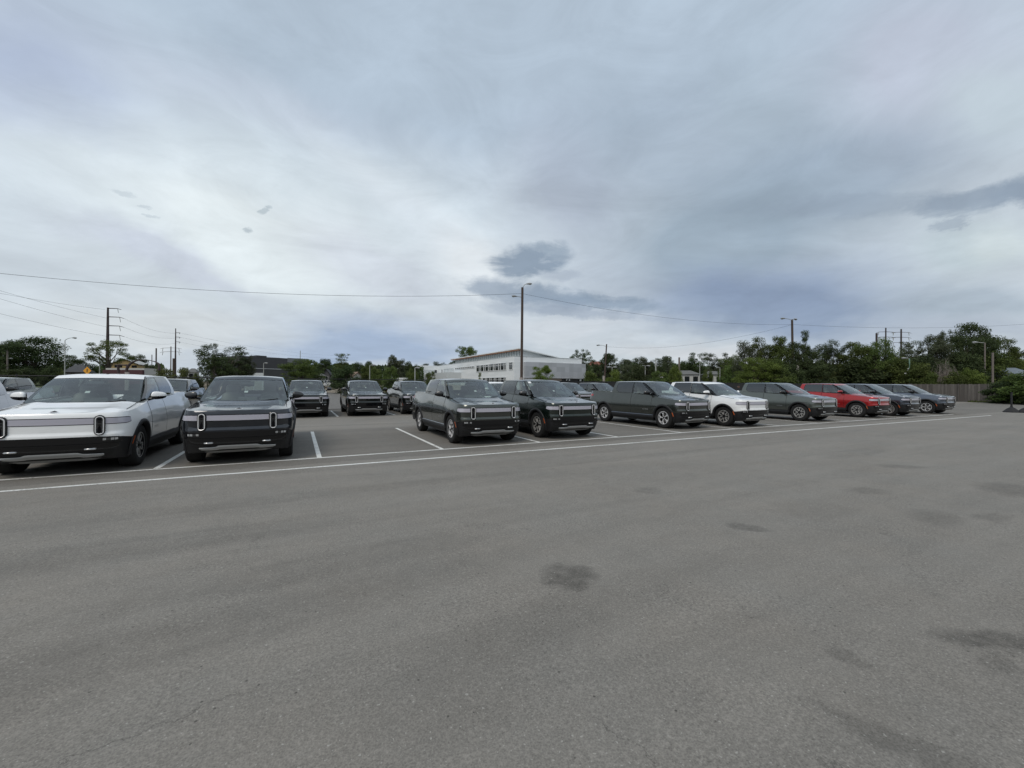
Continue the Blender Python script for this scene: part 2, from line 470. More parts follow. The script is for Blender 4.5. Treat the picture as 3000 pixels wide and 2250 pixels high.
CALIPER = NT('caliper').p(col=(.45, .25, .03), rough=.4).mat
LIGHTBAR = NT('light_bar_diffuser').p(col=(.46, .45, .51), rough=.18, coat=.8).mat
DRL = NT('light_ring').p(col=(.60, .60, .60), rough=.2, coat=.6).mat
LENS = NT('headlight_lens').p(col=(.02, .022, .025), rough=.08, coat=1.0).mat
AMBER = NT('amber_reflector').p(col=(.55, .12, .03), rough=.25, coat=.5).mat
REDL = NT('red_tail_lens').p(col=(.35, .012, .012), rough=.2, coat=.8).mat
SKID = NT('skid_plate').p(col=(.42, .43, .43), rough=.38, metal=.4).mat
SEAT = simple('seat_leather', (.20, .205, .20), .5, .1)
SEATL = simple('light_trim', (.45, .47, .46), .6, .1)
DASH = simple('dashboard', (.13, .14, .14), .6, .1)
PAPER = NT('paper').p(col=(.78, .80, .80), rough=.6).mat
def glass(name, tint, ior):
    m = NT(name)
    g = m.n('ShaderNodeNewGeometry')
    d = m.math('ABSOLUTE', m.n('ShaderNodeVectorMath', {0: g.outputs['Normal'], 1: g.outputs['Incoming']}, operation='DOT_PRODUCT').outputs['Value'])
    f0 = ((ior - 1) / (ior + 1)) ** 2
    fr = m.math('ADD', f0, m.math('MULTIPLY', m.math('POWER', m.math('SUBTRACT', 1.0, d), 5.0), 1 - f0))
    tr = m.n('ShaderNodeBsdfTransparent', {'Color': (*tint, 1)})
    gl = m.n('ShaderNodeBsdfGlossy', {'Color': (.95, .98, 1.0, 1), 'Roughness': .015})
    mx = m.n('ShaderNodeMixShader', {0: fr, 1: tr.outputs[0], 2: gl.outputs[0]})
    m.t.links.new(mx.outputs[0], m.out.inputs[0])
    return m.mat
G_WIND = glass('windscreen_glass', (.70, .78, .74), 2.3)
G_FRONT = glass('door_glass', (.62, .70, .67), 2.1)
G_PRIV = glass('privacy_glass', (.07, .07, .08), 2.05)
# ------------------------------------------------------------------ ground
def sheet(name, pts, z, mat, label=None):
    mb = MB(); mb.add([(x, y, z) for x, y in pts], [list(range(len(pts)))])
    o = mb.build(name, mat); tag(o, label, kind='structure'); return o
gm = NT('ground_soil'); P = gm.pos()
gm.p(col=gm.mix(gm.noise(P, .08, 6, .6), (.10, .11, .05), (.17, .15, .11)), rough=.95)
sheet('ground', [(-900, -300), (1500, -300), (1500, 1500), (-900, 1500)], -.012, gm.mat)
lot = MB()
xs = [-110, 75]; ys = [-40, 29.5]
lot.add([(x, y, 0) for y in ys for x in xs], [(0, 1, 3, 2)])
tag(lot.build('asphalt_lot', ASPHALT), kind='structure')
road = NT('road_asphalt'); P = road.pos()
road.p(col=road.mix(road.noise(P, .7, 6, .6), (.15, .143, .132), (.20, .19, .175)), rough=.9)
sheet('road', [(-160, 29.5), (75, 29.5), (75, 84), (-160, 84)], -.004, road.mat)
dm = NT('dirt'); P = dm.pos()
dm.p(col=dm.mix(dm.rng(dm.noise(P, .35, 7, .65), .35, .65), (.17, .14, .10), (.30, .26, .20)), rough=.95)
# dirt lot rising beyond the road
nx, ny = 40, 26
rows = []
for j in range(ny):
    y = 84 + j * 6
    r = []
    for i in range(nx):
        x = -110 + i * 4.2
        t = min(1, max(0, (y - 88) / 50)); h = 2.1 * (t * t * (3 - 2 * t))
        h += .25 * sin(x * .31 + y * .17) * t + .15 * sin(x * .9 + 1) * t
        r.append((x, y, h))
    rows.append(r)
db = MB(); db.grid(rows); tag(db.build('dirt_lot', dm.mat), kind='structure')
grm = NT('grass_field'); P = grm.pos()
grm.p(col=grm.mix(grm.noise(P, .5, 6, .7), (.035, .055, .02), (.085, .10, .035)), rough=.95)
rows = []
for j in range(12):
    y = 70 + j * 8
    rows.append([(-90 + i * 5, y, -.008 + .03 + 3.4 * min(1, max(0, (y - 72) / 60)) + .2 * sin(i * 1.3 + j)) for i in range(13)])
db = MB(); db.grid(rows); tag(db.build('grass_bank', grm.mat), kind='structure')

# ------------------------------------------------------------------ painted lines
def line(x0, y0, x1, y1, w, z=.004, name='marking'):
    d = Vector((x1 - x0, y1 - y0)).normalized(); n = Vector((-d.y, d.x)) * w / 2
    k = max(2, int((Vector((x1 - x0, y1 - y0)).length) / 1.5))
    a = []; b = []
    for i in range(k + 1):
        t = i / k; x = x0 + (x1 - x0) * t; y = y0 + (y1 - y0) * t
        wob = .008 * sin(i * 2.1 + x0)
        a.append((x + n.x, y + n.y + wob, z)); b.append((x - n.x, y - n.y + wob, z))
    mb = MB(); mb.grid([a, b], smooth=False)
    o = mb.build(name, LINEP); tag(o, kind='structure'); return o
line(-16, 9.33, -1.1, 9.185, .10); line(-1.1, 9.185, 37.3, 8.62, .10)
line(-16, 10.30, 20, 10.255, .10, name='marking'); line(20, 10.255, 36.4, 10.0, .10)
STALLS = [-8.4, -5.42, -2.47, .43, 3.33, 6.30, 9.27, 12.27, 15.34, 18.36, 21.39, 24.25, 26.97, 29.9, 32.9]
for x in STALLS:
    line(x, 10.32, x, 16.0, .10)
for i in range(-6, 13):
    x = 1.80 + i * 2.87
    line(x, 22.8, x, 27.9, .10)

# ------------------------------------------------------------------ the pickup truck (front axle at y = 0, nose towards -y)
WB, RW, WX = 3.45, .42, .845
PL = [(0, -.895), (.22, -.890), (.45, -.875), (.66, -.85), (.81, -.805), (.91, -.72), (.965, -.60), (.99, -.43), (1.0, -.2), (1.008, .2),
      (1.008, .8), (1.005, 1.6), (1.0, 2.4), (1.005, 3.2), (1.0, 3.9), (.996, 4.28), (.975, 4.49), (.90, 4.59), (.7, 4.625), (.35, 4.63), (0, 4.635)]
def catmull(P, per=8):
    out = []
    for i in range(len(P) - 1):
        p0 = P[i - 1] if i else (-P[1][0], P[1][1]); p1, p2 = P[i], P[i + 1]
        p3 = P[i + 2] if i + 2 < len(P) else (-P[-2][0], P[-2][1])
        for k in range(per):
            t = k / per
            out.append(tuple(.5 * (2 * b + (c - a) * t + (2 * a - 5 * b + 4 * c - d) * t * t + (3 * b - a - 3 * c + d) * t ** 3)
                             for a, b, c, d in zip(p0, p1, p2, p3)))
    out.append(P[-1]); return out
PD = catmull(PL)
AL = [0.0]
for a, b in zip(PD, PD[1:]): AL.append(AL[-1] + sqrt((a[0] - b[0]) ** 2 + (a[1] - b[1]) ** 2))
STOT = AL[-1]
def interp(x, xs, ys):
    if x <= xs[0]: return ys[0]
    for i in range(1, len(xs)):
        if x <= xs[i]:
            t = (x - xs[i - 1]) / (xs[i] - xs[i - 1]); return ys[i - 1] + (ys[i] - ys[i - 1]) * t
    return ys[-1]
def plan(s):
    g = -1 if s < 0 else 1; s = abs(s)
    x = interp(s, AL, [p[0] for p in PD]); y = interp(s, AL, [p[1] for p in PD])
    x2 = interp(s + .02, AL, [p[0] for p in PD]); y2 = interp(s + .02, AL, [p[1] for p in PD])
    x1 = interp(max(0, s - .02), AL, [p[0] for p in PD]); y1 = interp(max(0, s - .02), AL, [p[1] for p in PD])
    d = Vector((x2 - x1, y2 - y1)).normalized()
    return g * x, y, g * d.y, -d.x                       # position and outward normal
IZ = [.22, .30, .42, .50, .60, .70, .74, .775, .86, .96, 1.04, 1.10, 1.16, 1.24, 1.33, 1.42]
IF = [.16, .10, .02, .0, .0, .0, -.004, .020, .018, .016, .020, .032, .07, .12, .16, .2]
IS = [.09, .06, .035, .022, .010, .002, .001, .0, .0, .008, .020, .034, .050, .074, .102, .125]
def surf(s, z, off=0.0):
    x, y, nx, ny = plan(s)
    w = min(1, max(0, (abs(ny) - .25) / .6)); w = w * w * (3 - 2 * w)
    ins = interp(z, IZ, IF) * w + interp(z, IZ, IS) * (1 - w)
    fl = 0.0
    for yw in (0, WB):
        fl += .022 * math.exp(-((y - yw) / .55) ** 2 - ((z - .86) / .28) ** 2)
    ins -= fl * (1 - w)
    return (x - nx * (ins - off), y - ny * (ins - off), z)
def s_of_y(y):                                            # along the side, front to rear
    ys = [p[1] for p in PD]
    return interp(y, ys, AL)
def s_of_x(x):                                            # along the front
    xs = [p[0] for p in PD[:60]]
    return interp(x, xs, AL[:60])
ZT_Y = [-.9, -.75, -.5, -.2, .2, .5, .7, 1.7, 2.5, 3.0, 3.2, 4.4, 4.62]
ZT_Z = [1.125, 1.132, 1.148, 1.178, 1.222, 1.268, 1.305, 1.345, 1.375, 1.405, 1.42, 1.43, 1.425]
def ztop(y): return interp(y, ZT_Y, ZT_Z)
RA = .485
def zlow(y, s=9):
    base = interp(y, [-.9, -.80, -.6, -.44, -.43, WB + .42, WB + .43, 4.65], [.70, .69, .655, .645, .47, .47, .60, .60])
    z = base
    for yw in (0, WB):
        d = abs(y - yw)
        if d < RA: z = max(z, .42 + sqrt(RA * RA - d * d))
    return z
def side_cols(y0, y1, step=.12):
    ys = []
    for yw in (0, WB):
        for k in range(0, 25):
            ys.append(yw - RA * cos(pi * k / 24))
        ys += [yw - RA - .004, yw + RA + .004]
    n = int((y1 - y0) / step) + 1
    ys += [y0 + (y1 - y0) * i / n for i in range(n + 1)]
    ys = sorted(y for y in ys if y0 - 1e-6 <= y <= y1 + 1e-6)
    out = []
    for y in ys:
        if not out or y - out[-1] > .003: out.append(y)
    return out
# all columns of the body band, as s values (right half)
SB = []
for i in range(0, 15): SB.append(s_of_x(.90) * i / 14)
SB += [s_of_y(y) for y in side_cols(-.68, 4.50)]
s_end = s_of_y(4.50)
SB += [s_end + (STOT - s_end) * i / 12 for i in range(1, 13)]
SB = [s for i, s in enumerate(SB) if i == 0 or s - SB[i - 1] > .002]

def band(mb, cols, lo, hi, off=0.0, nr=9, mi=0):
    for g in (1, -1):
        rows = []
        for t in range(nr):
            r = []
            for s in cols:
                y = plan(s)[1]; a, b = lo(y, s), hi(y, s)
                r.append(surf(g * s if g > 0 else -s - 1e-9, a + (b - a) * t / (nr - 1), off))
            rows.append(r)
        mb.grid(rows, mi, True, flip=(g < 0))
def patch(mb, s0, s1, lo, hi, off, n=14, nr=3, mi=0, both=False, rim=0.0):
    for g in ((1, -1) if both else (1,)):
        rows = []
        ss = [s0 + (s1 - s0) * i / n for i in range(n + 1)]
        for t in range(nr):
            rows.append([surf(g * s, (lo(s) if callable(lo) else lo) * (1 - t / (nr - 1)) + (hi(s) if callable(hi) else hi) * t / (nr - 1), off) for s in ss])
        mb.grid(rows, mi, True, flip=(g < 0))
        if rim:
            loop = rows[0] + [r[-1] for r in rows[1:]] + rows[-1][::-1][1:] + [r[0] for r in rows[::-1][1:-1]]
            # skirt going back into the body
            back = []
            for (x, y, z) in loop:
                back.append((x, y + rim if y < -.3 else y, z))
            mb.grid([loop, back], mi, False, closed=True)
def loop_pill(cx, cz, hw, hh, n=10):
    out = []
    for k in range(n + 1):
        a = pi * k / n; out.append((cx + hw * cos(a), cz + hh - hw + hw * sin(a)))
    for k in range(n + 1):
        a = pi + pi * k / n; out.append((cx + hw * cos(a), cz - hh + hw + hw * sin(a)))
    return out
def on(loop, off): return [surf(s, z, off) for s, z in loop]
def fill(mb, loop, off, mi=0, g=1):
    pts = on(loop, off); c = Vector((0, 0, 0))
    for p in pts: c += Vector(p)
    c /= len(pts)
    mb.add([tuple(c)] + pts, [(0, i + 1, (i + 1) % len(pts) + 1) for i in range(len(pts))], mi, True)
def ring(mb, l0, o0, l1, o1, mi=0):
    mb.grid([on(l0, o0), on(l1, o1)], mi, True, closed=True)

# greenhouse maps
def WS(u, t):                                             # windscreen, u -1..1, t 0..1
    b = Vector((.868 * u, .10 + .27 * u * u, 1.225 + .055 * u * u)); T = Vector((.705 * u, 1.15 + .12 * u * u, 1.866 - .036 * u * u))
    p = b.lerp(T, t); k = 4 * t * (1 - t) * .022
    return p + Vector((0, -k * .6, k))
def side_top(u):
    y = interp(u, [0, .548, 1], [1.27, 1.755, 2.92])
    return Vector((.705 + .022 * sin(pi * min(1, u * 1.0)) ** .8 + .005 * u, y, 1.830 + .010 * sin(pi * u) + .018 * u))
def side_base(u):
    y = interp(u, [0, .548, 1], [.37, 1.735, 3.02])
    return Vector((.868 + .012 * min(1, u * 5), y, interp(u, [0, .12, .5, .85, 1], [1.28, 1.312, 1.345, 1.375, 1.40])))
def SD(u, t, g=1, off=0.0):
    p = side_base(u).lerp(side_top(u), t); p.x += .028 * sin(pi * t) + off
    p.x *= g
    return p
def back_map(u, t):
    b = Vector((.89 * u, 3.03, 1.38)); T = side_top(1.0).copy(); T.x *= u; T.y += .01; T.z += .02 * (1 - u * u)
    return b.lerp(T, t)
def rrect(u0, u1, t0, t1, rad, n=7, au=1.0):
    """rounded rectangle loop; rad = radii (in t units) of the corners bl, br, tr, tl; au = u units per t unit"""
    out = []
    for (cu, ct, a0, r, su, st) in ((u0, t0, pi, rad[0], 1, 1), (u1, t0, 1.5 * pi, rad[1], -1, 1), (u1, t1, 0, rad[2], -1, -1), (u0, t1, .5 * pi, rad[3], 1, -1)):
        for k in range(n + 1):
            a = a0 + .5 * pi * k / n
            out.append((cu + su * r * au + r * au * cos(a), ct + st * r + r * sin(a)))
    full = []
    for i, p in enumerate(out):
        q = out[(i + 1) % len(out)]; full.append(p)
        m = int(max(abs(q[0] - p[0]) / (.12 if u1 - u0 > 1 else .06), abs(q[1] - p[1]) / .12))
        for j in range(1, m + 1): full.append((p[0] + (q[0] - p[0]) * j / (m + 1), p[1] + (q[1] - p[1]) * j / (m + 1)))
    return full
def toward(loop, rect):
    u0, u1, t0, t1 = rect; cu = (u0 + u1) / 2; ct = (t0 + t1) / 2; out = []
    for u, t in loop:
        du, dt = u - cu, t - ct
        k = min((u1 - cu) / abs(du) if du else 9e9, (t1 - ct) / abs(dt) if dt else 9e9)
        out.append((cu + du * k, ct + dt * k))
    # pull the nearest samples exactly onto the rectangle's corners
    for c in ((u0, t0), (u1, t0), (u1, t1), (u0, t1)):
        i = min(range(len(out)), key=lambda i: (out[i][0] - c[0]) ** 2 + (out[i][1] - c[1]) ** 2); out[i] = c
    return out
def holed(mb, f, loop, rect, mi=0, steps=3):
    o = toward(loop, rect); rows = []
    for k in range(steps + 1):
        q = k / steps
        rows.append([tuple(f(a[0] + (b[0] - a[0]) * q, a[1] + (b[1] - a[1]) * q)) for a, b in zip(loop, o)])
    mb.grid(rows, mi, True, closed=True)
def pane(mb, f, loop, mi=0, rings=4):
    cu = sum(a for a, b in loop) / len(loop); ct = sum(b for a, b in loop) / len(loop)
    rows = [[tuple(f(cu + (a - cu) * k / rings, ct + (b - ct) * k / rings)) for a, b in loop] for k in range(1, rings + 1)]
    mb.grid(rows, mi, True, closed=True)
    mb.add([tuple(f(cu, ct))] + rows[0], [(0, i + 1, (i + 1) % len(loop) + 1) for i in range(len(loop))], mi, True)

REAR_L = rrect(.560, .915, .06, .955, (.05, .34, .10, .05), au=.26)
FRONT_L = rrect(.095, .528, .045, .955, (.04, .04, .05, .10), au=.22)
WIND_L = rrect(-.945, .945, .10, .800, (.09, .09, .06, .06), au=.9)
BACK_L = rrect(-.86, .86, .22, .90, (.12, .12, .10, .10), au=.6)

def wheel_meshes():
    R = {}
    # tyre
    prof = [(.245, -.118), (.262, -.132), (.32, -.142), (.375, -.140), (.405, -.128), (.418, -.108), (.420, -.06), (.420, 0), (.420, .06), (.418, .108),
            (.405, .128), (.375, .140), (.32, .142), (.262, .132), (.245, .118)]
    mb = MB(); N = 48
    rows = []
    for (r, x) in prof:
        row = []
        for k in range(N):
            a = 2 * pi * k / N
            rr = r - (.006 if (k % 2 and r > .40 and abs(x) > .055) else 0)
            row.append((x, rr * cos(a), rr * sin(a)))
        rows.append(row)
    mb.grid(rows, 0, True, closed=True); R['tyre'] = mb
    # barrel + brake, outer face towards +x
    mb = MB()
    def disc(x, r0, r1, mi, n=40):
        mb.grid([[(x, r0 * cos(2 * pi * k / n), r0 * sin(2 * pi * k / n)) for k in range(n)],
                 [(x, r1 * cos(2 * pi * k / n), r1 * sin(2 * pi * k / n)) for k in range(n)]], mi, False, closed=True)
    disc(-.02, 0.001, .262, 0)
    mb.grid([[(x, .262 * cos(2 * pi * k / 40), .262 * sin(2 * pi * k / 40)) for k in range(40)] for x in (-.02, .122)], 0, True, closed=True)
    disc(.0, .06, .17, 1)
    R['hub'] = mb
    def strip(mb, pts, w, x, mi=0, depth=.03, closed=True):
        n = len(pts); P = [Vector(p) for p in pts]
        inner, outer = [], []
        for i in range(n):
            a = P[i - 1] if (closed or i) else P[i]; b = P[(i + 1) % n] if (closed or i < n - 1) else P[i]
            d = (b - a).normalized(); nn = Vector((-d.y, d.x))
            inner.append(P[i] - nn * w / 2); outer.append(P[i] + nn * w / 2)
        def lift(q, dx): return (x + dx, q.x, q.y)
        rows = [[lift(q, -depth) for q in inner], [lift(q, 0) for q in inner], [lift(q, 0) for q in outer], [lift(q, -depth) for q in outer]]
        mb.grid(rows, mi, False, closed=closed)
    def pol(r, a): return Vector((r * cos(a), r * sin(a)))
    for kind in ('petal', 'prong'):
        mb = MB()
        for (r0, r1, x, m) in ((.240, .268, .128, 0), (.0, .052, .075, 1)):
            mb.grid([[(x, max(r0, .001) * cos(2 * pi * k / 40), max(r0, .001) * sin(2 * pi * k / 40)) for k in range(40)],
                     [(x, r1 * cos(2 * pi * k / 40), r1 * sin(2 * pi * k / 40)) for k in range(40)]], m, False, closed=True)
        for k in range(5):
            a = pi / 2 + 2 * pi * k / 5
            if kind == 'petal':
                loop = [pol(.135, a + .60), pol(.185, a + .54), pol(.236, a + .38), pol(.254, a + .12), pol(.254, a - .12), pol(.236, a - .38), pol(.185, a - .54), pol(.135, a - .60)]
                strip(mb, loop, .021, .105, 0, .05, closed=False)
            else:
                loop = [pol(.075, a + .42), pol(.165, a + .36), pol(.240, a + .30), pol(.247, a + .12), pol(.215, a + .05), pol(.215, a - .05), pol(.247, a - .12), pol(.240, a - .30), pol(.165, a - .36), pol(.075, a - .42)]
                strip(mb, loop, .026, .105, 0, .045, closed=False)
                v = [(.096,) + tuple(pol(r, a + q)) for r, q in ((.05, .5), (.17, .30), (.215, .24), (.215, -.24), (.17, -.30), (.05, -.5))]
                mb.add(v, [list(range(6))], 1)
            if kind == 'petal':
                b = a + pi / 5
                v = [(.100,) + tuple(pol(r, b + q)) for r, q in ((.045, .40), (.09, .16), (.15, .10), (.15, -.10), (.09, -.16), (.045, -.40))]
                mb.add(v, [list(range(6))], 0)
        R[kind] = mb
    return R
WM = wheel_meshes()

def make_truck():
    root = empty('pickup_truck')
    # --- painted body
    mb = MB()
    band(mb, SB, lambda y, s: zlow(y), lambda y, s: ztop(y), 0, 18)
    # shoulder shelf inboard of the top edge (under the glass, along the bed rails)
    sh = [s for s in SB if plan(s)[1] > .34]
    for g in (1, -1):
        a = [surf(g * s, ztop(plan(s)[1])) for s in sh]
        b = []
        for s in sh:
            x, y, nx, ny = plan(s); b.append(surf(g * s, ztop(y) + .006, -.085))
        c = [(p[0], p[1], 1.0 if p[1] > 2.9 else p[2] - .03) for p in b]
        c = [(p[0], p[1], p[2] - .22) for p in b]
        mb.grid([a, b, c], 0, True, flip=g < 0)
    # painted parts of the greenhouse: C pillar, rail over the doors, back wall of the cab
    for g in (1, -1):
        f = lambda u, t, g=g: SD(u, t, g)
        holed(mb, f, REAR_L, (.548, 1.0, 0, .999), 0, 4)
        mb.grid([[SD(.05 + .498 * i / 10, t, g) for i in range(11)] for t in (.955, .98, .999)], 0, True)
    holed(mb, back_map, BACK_L, (-1, 1, 0, 1), 0, 4)
    # arch lips and gaps between panels
    body = mb.build('body', [PAINTS['white'], GAP], root)
    # --- hood
    mb = MB(); rows = []
    hs = [s for s in SB if plan(s)[1] < .44]
    for s in hs:
        x0, y0, z0 = surf(s, ztop(plan(s)[1])); r = []
        for k in range(25):
            w = -1 + 2 * k / 24
            grow = min(1, (y0 + .9) / .45)
            rise = .045 * (1 - w * w) * grow
            ridge = .022 * math.exp(-((abs(w) - .70) / .13) ** 2) * grow - .010 * math.exp(-(w / .5) ** 4) * min(1, max(0, (y0 + .55) / .3))
            r.append((x0 * w, y0 - .30 * (1 - w * w) * min(1, max(0, (y0 + .2) / .60)), z0 + rise + ridge))
        rows.append(r)
    mb.grid(rows, 0, True)
    hood = mb.build('hood', [PAINTS['white']], root)
    # badge on the hood nose
    mb = MB(); yb, zb = -.80, 1.150
    for (w, h, dz) in ((.075, .035, .004), (.050, .022, .008)):
        v = [(-w, yb, zb + dz), (0, yb - h * 1.6, zb - .014 + dz), (w, yb, zb + dz), (0, yb + h * 1.6, zb + .022 + dz)]
        mb.add(v, [(0, 1, 2, 3)], 0 if w > .06 else 1)
    mb.add([(-.036, yb, zb + .011), (0, yb - .022, zb - .003), (.036, yb, zb + .011), (0, yb - .008, zb + .006)], [(0, 1, 2, 3)], 0)
    mb.build('hood_badge', [DRL, GLOSSB], root)
    # hood shut lines
    for g in (1, -1):
        mb = MB()
        pts = [(g * .865, -.40, 1.155), (g * .855, -.15, 1.187), (g * .84, .1, 1.222), (g * .83, .40, 1.268)]
        mb.tube([(x, y, z + .016) for x, y, z in pts], .005, 5)
        mb.build('hood_gap', GAP, root)
    # --- lower bumper
    mb = MB()
    fr = [s for s in SB if plan(s)[1] < -.40]
    band(mb, fr, lambda y, s: interp(abs(y + .895), [0, .1, .3, .5], [.30, .28, .25, .24]), lambda y, s: zlow(-.60) + .06, -.012, 7)
    bump = mb.build('bumper', CLAD, root)
    mb = MB()
    def gt(s): return interp(s, [0, .62, .72, .95], [.700, .700, .690, .655])
    patch(mb, 0, s_of_x(.89), lambda s: interp(s, [0, .6, .95], [.575, .575, .60]), gt, .002, 18, 3, 0, True)
    patch(mb, 0, s_of_x(.87), lambda s: interp(s, [0, .45, .52, .95], [.435, .435, .425, .50]), .565, -.004, 18, 3, 0, True)
    mb.build('grille', GLOSSB, root)
    mb = MB()
    patch(mb, 0, s_of_x(.90), lambda s: interp(s, [0, .6, .95], [.552, .556, .585]), lambda s: interp(s, [0, .6, .95], [.566, .570, .598]), .018, 18, 2, 0, True, .03)
    mb.build('grille_bar', GLOSSB, root)
    for g in (1, -1):
        mb = MB()
        for k in range(4):
            a = g * (s_of_x(.665) + k * .052)
            lp = [(a, .625), (a + g * .044, .628), (a + g * .044, .668), (a, .665)]
            fill(mb, lp, .012, 0 if k != 1 else 1)
        mb.build('fog_lamp', [ALU, LENS], root)
        mb = MB(); cx = g * .50
        y0 = surf(.5, .475, .02)[1]
        mb.tube([(cx - .07, y0 + .03, .478), (cx - .062, y0 - .014, .478), (cx + .062, y0 - .014, .478), (cx + .07, y0 + .03, .478)], .016, 8)
        mb.build('tow_hook', ALU, root)
    # skid plate
    mb = MB()
    def sk_t(s): return interp(abs(s), [0, .33, .40, .66, .70], [.418, .418, .388, .380, .376])
    def sk_b(s): return interp(abs(s), [0, .5, .66, .70], [.245, .245, .27, .33])
    rows = []
    S = [-.68 + 1.36 * i / 28 for i in range(29)]
    for t, off in ((0, .0), (.12, .014), (.3, .012), (.65, -.030), (1, -.10)):
        rows.append([surf(s, sk_t(s) + (sk_b(s) - sk_t(s)) * t, off) for s in S])
    mb.grid(rows, 0, True)
    mb.build('skid_plate', SKID, root)
    # --- light bar and headlights
    mb = MB(); se = s_of_y(-.56)
    pat = lambda s: interp(s, [0, se - .10, se], [.926, .932, .955])
    pbt = lambda s: interp(s, [0, se - .04, se], [1.034, 1.032, 1.018])
    patch(mb, 0, se + .012, lambda s: pat(s) - .011, lambda s: pbt(s) + .012, .0035, 26, 3, 1, True)
    patch(mb, 0, se, pat, pbt, .009, 26, 3, 0, True)
    mb.build('light_bar', [LIGHTBAR, GLOSSB], root)
    sc_ = s_of_x(.620)
    for g in (1, -1):
        mb = MB()
        A = loop_pill(g * sc_, .905, .078, .185); B = loop_pill(g * sc_, .905, .070, .176)
        ring(mb, A, .0, A, .020); ring(mb, A, .020, B, .026); fill(mb, B, .026)
        hl = mb.build('headlight', GLOSSB, root)
        mb = MB()
        A = loop_pill(g * sc_, .905, .061, .167); B = loop_pill(g * sc_, .905, .045, .151)
        ring(mb, A, .026, A, .036); ring(mb, A, .036, B, .036); ring(mb, B, .036, B, .027)
        mb.build('light_ring', DRL, hl)
        mb = MB()
        A = loop_pill(g * sc_, .905, .044, .150); fill(mb, A, .0275, 0)
        for z in (.80, .85, .905, .96, 1.01):
            lp = [(g * sc_ - .022, z - .016), (g * sc_ + .022, z - .016), (g * sc_ + .022, z + .016), (g * sc_ - .022, z + .016)]
            fill(mb, lp, .0295, 1)
        mb.build('lamp_lens', [LENS, GLOSSB], hl)
    # --- cladding: arches and sills
    for yw, nm in ((0, 'f'), (WB, 'r')):
        for g in (1, -1):
            mb = MB(); th0, th1 = (-.02, pi + .02)
            rows = []
            for (r, off) in ((RA - .035, -.06), (RA - .030, .012), (RA - .01, .022), (RA + .045, .014), (RA + .05, -.002)):
                row = []
                for k in range(29):
                    a = -.05 + (pi + .35 if yw == 0 else pi + .1) * k / 28
                    y = yw + r * cos(a); z = .42 + r * sin(a)
                    row.append(surf(g * s_of_y(y), z, off))
                rows.append(row)
            mb.grid(rows, 0, True, flip=g < 0)
            ar = mb.build('wheel_arch', CLAD, root)
            # inner liner
            mb = MB()
            mb.grid([[(g * x, yw + (RA + .02) * cos(pi * k / 16), .42 + (RA + .02) * sin(pi * k / 16) if 0 < k < 16 else .30) for k in range(17)] for x in (.975, .55)], 0, True)
            mb.add([(g * .55, yw + (RA + .02) * cos(pi * k / 16), .42 + (RA + .02) * sin(pi * k / 16)) for k in range(17)], [list(range(17))], 0)
            mb.build('liner', BLACK, ar)
            if yw == 0:
                mb = MB()
                q = [surf(g * s_of_y(yw + r * cos(a)), .42 + r * sin(a), .0235) for r, a in ((RA + .038, pi - .48), (RA + .038, pi - .16), (RA + .005, pi - .16), (RA + .005, pi - .48))]
                mb.add(q, [(0, 1, 2, 3)])
                mb.build('side_marker', AMBER, ar)
    for g in (1, -1):
        mb = MB(); ys = [RA + .02 + (WB - 2 * RA - .04) * i / 16 for i in range(17)]
        mb.grid([[surf(g * s_of_y(y), z, off) for y in ys] for z, off in ((.475, -.001), (.47, .016), (.40, .018), (.32, .005), (.27, -.05))], 0, True, flip=g < 0)
        mb.build('sill', CLAD, root)
        mb = MB()
        mb.grid([[surf(g * s_of_y(y), z, off) for y in ys] for z, off in ((.512, .002), (.506, .012), (.484, .020), (.478, .016))], 0, True, flip=g < 0)
        mb.build('sill_trim', [PAINTS['grey']], root)
    # --- doors
    def door(g, y0, y1, rear):
        mb = MB()
        n = 16; rows = []; gap = []
        for t in range(8):
            r = []
            for i in range(n + 1):
                q = i / n; y = y0 + (y1 - y0) * q
                a = zlow(y) + .05 if not rear else max(zlow(y) + .05, interp(y, [2.55, 2.95], [.52, .95]) if y > 2.55 else .52)
                a = max(a, .525); b = ztop(y) - .012
                r.append(surf(g * s_of_y(y), a + (b - a) * t / 7, .005))
            rows.append(r)
        mb.grid(rows, 0, True, flip=g < 0)
        loop = rows[0] + [r[-1] for r in rows[1:]] + rows[-1][::-1][1:] + [r[0] for r in rows[::-1][1:-1]]
        c = Vector((0, (y0 + y1) / 2, .9))
        out = []
        for p in loop:
            d = (Vector((0, p[1], p[2])) - c).normalized() * .011
            out.append((p[0] - g * .0045, p[1] + d.y, p[2] + d.z))
        mb.grid([loop, out], 1, False, closed=True)
        d = mb.build('door', [PAINTS['white'], GAP], root)
        mb = MB(); yh = y1 - .20; zh = ztop(yh) - .17
        mb.grid([[surf(g * s_of_y(yh + dy), zh + dz, .0075) for dy in (-.10, -.05, 0, .05, .10)] for dz in (-.016, .0, .016)], 0, True)
        mb.build('handle', [PAINTS['white']], d)
        return d
    for g in (1, -1):
        d = door(g, .60, 1.745, False)
        # lettering low on the front door
        cu = bpy.data.curves.new('lettering', 'FONT'); cu.body = 'RIVIAN'; cu.size = .066; cu.align_x = 'CENTER'; cu.space_character = 1.35; cu.offset = .0015
        to = bpy.data.objects.new('lettering', cu)
        me = bpy.data.meshes.new_from_object(to)
        bpy.data.objects.remove(to)
        for v in me.vertices:
            yy = .90 + (v.co.x if g > 0 else -v.co.x); zz = .70 + v.co.y
            v.co = surf(g * s_of_y(yy), zz, .011)
        me.materials.append(ALU)
        lo = bpy.data.objects.new('lettering', me); COL.objects.link(lo); lo.parent = d
        door(g, 1.765, 2.90, True)
